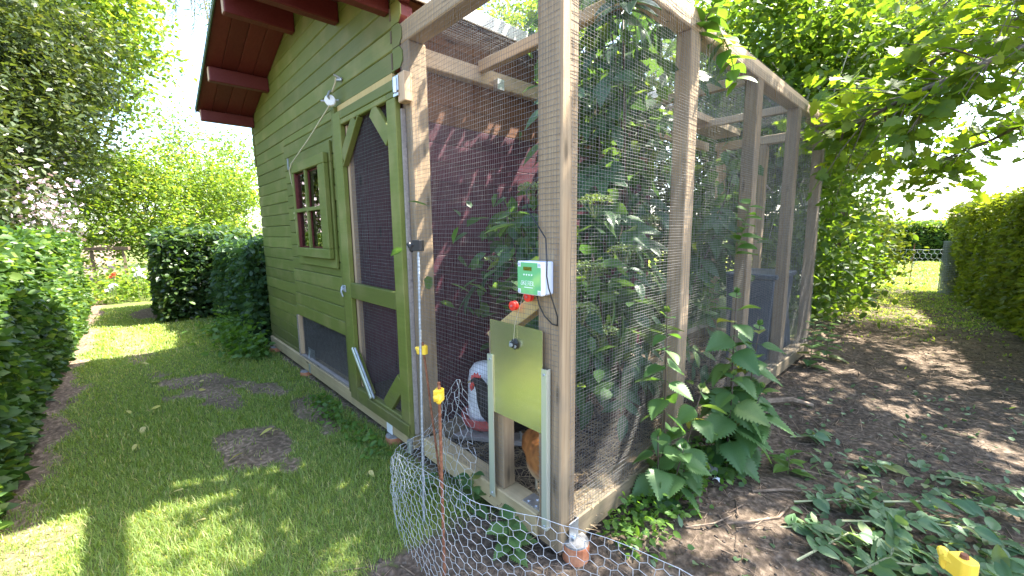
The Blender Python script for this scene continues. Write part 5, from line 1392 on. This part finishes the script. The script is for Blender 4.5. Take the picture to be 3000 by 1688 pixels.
for (a, b), lb in zip(sp, lab):
    t = thing('cut_branch', lb, 'branch', a, 'cut branches heaped on the soil')
    a, b = Vector(a), Vector(b); L0 = (b-a).length; d = (b-a).normalized(); sd = d.cross(Vector((0, 0, 1))).normalized()
    m1 = a.lerp(b, .5)+sd*rng.normal(0, .05)+Vector((0, 0, .03))
    MB().tube([a, a.lerp(m1, .5), m1, m1.lerp(b, .5), b], [.0045, .004, .0035, .0025, .0015], 5).build('stem', M['stem_p'], t)
    nl_ = int(10+26*L0)
    for k in range(nl_):
        f = .15+.85*k/nl_; p = a.lerp(m1, f*2) if f < .5 else m1.lerp(b, f*2-1)
        dd = d*.6+sd*(1 if k % 2 else -1)*rng.uniform(.5, 1.1)+Vector((0, 0, rng.normal(-.02, .22)))
        place('leaf', CUT[int(rng.integers(4))], t, p+Vector((0, 0, .008)), dd, rng.uniform(.045, .085), (rng.normal(0, .5), rng.normal(0, .5), 1))
n = 700; cc = np.stack([rng.normal(1.04, .27, 60), rng.normal(1.08, .33, 60)], 1)[rng.integers(60, size=n)]; P = np.stack([cc[:, 0]+rng.normal(0, .07, n), cc[:, 1]+rng.normal(0, .07, n), np.abs(rng.normal(.012, .02, n))+.008], 1)
P = P[(P[:, 0] > .5)]
patch('leaf_litter', 'wilting leaves strewn flat over the soil around the cut branches', P, .05, 'l_cutb', 'ovate', cat='leaves', up=1.6, droop=0)
n = 260; P = np.stack([rng.uniform(.1, 1.5, n), rng.uniform(.2, 3.2, n), rng.uniform(.006, .015, n)], 1)
patch('fallen_leaves', 'scattered green fallen leaves across the bare path soil', P, .035, 'l_cutb', 'ovate', cat='leaves', up=1.8, droop=0)

# sticks, scraps, stone, fallen leaves on the lawn
def stick(label, pts, r):
    t = tag(MB().tube(pts, [r*(1-.4*i/(len(pts)-1)) for i in range(len(pts))], 6).build('stick', M['twig']), label, 'stick', 'sticks lying on the soil'); return t
stick('bent bare stick lying left of the cut branches', [(.36, .66, .012), (.43, .74, .02), (.50, .86, .014), (.51, .96, .016)], .008)
stick('straight stick on the soil below the right nettle', [(.36, .98, .012), (.46, 1.10, .014), (.52, 1.15, .012)], .007)
stick('thin dark twig standing on edge near the netting rim', [(.25, .52, .01), (.33, .60, .03), (.36, .72, .02)], .004)
stick('gnarled root piece lying out on the middle of the path', [(.02, 2.06, .01), (.12, 2.16, .04), (.22, 2.26, .05), (.33, 2.34, .015)], .022)
stick('long thin straw stem lying across the soil behind the heap', [(.45, 1.35, .012), (.72, 1.42, .016), (1.05, 1.44, .012)], .003)
t = tag(MB().lathe([(.002, -.02), (.03, -.012), (.042, .0), (.036, .018), (.018, .03), (.002, .032)], (.155, 1.005, .02), 7, (.2, .1, 1)).build('stone', M['concrete'], None, bevel=.004), 'grey stone half hidden at the foot of the nettles', 'stone')
pp = MB(); gq = np.random.default_rng(5); pg = [[(.19+.012*i, .945+.012*j, .016+gq.normal(0, .006)) for j in range(4)] for i in range(4)]
pp.add([p for r in pg for p in r], [(4*i+j, 4*(i+1)+j, 4*(i+1)+j+1, 4*i+j+1) for i in range(3) for j in range(3)])
pp_o = pp.build('scrap', M['paper']); so = pp_o.modifiers.new('s', 'SOLIDIFY'); so.thickness = .002
tag(pp_o, 'crumpled white scrap lying on the soil between the nettles and the path', 'scrap')
YL = single('fallen_leaf', 'elder', 'yleaf', 77, 0)
for x, y in ((-1.95, -.52), (-1.90, -.53), (-2.9, -1.02), (-3.6, -1.05), (-2.55, -1.12), (-2.3, -1.16), (-3.95, -.98), (-1.72, -.72), (-1.05, -.28), (-3.3, -.72), (-3.1, -.78), (-2.95, -1.2), (-4.4, -1.1), (-1.55, -1.0), (-1.2, -.95)):
    a = rng.uniform(0, 6.3); me = YL
    o = bpy.data.objects.new('fallen_leaf', me); COL.objects.link(o)
    o.matrix_local = Matrix.Translation((x, y, float(gz(np.array([x]), np.array([y]))[0])+.032)) @ Matrix.Rotation(a, 4, 'Z') @ Matrix.Rotation(rng.normal(0, .35), 4, 'X') @ Matrix.Scale(rng.uniform(.05, .075), 4)
    tag(o, 'narrow pale yellow fallen leaf lying on the lawn grass', 'leaf', 'fallen leaves on the lawn')
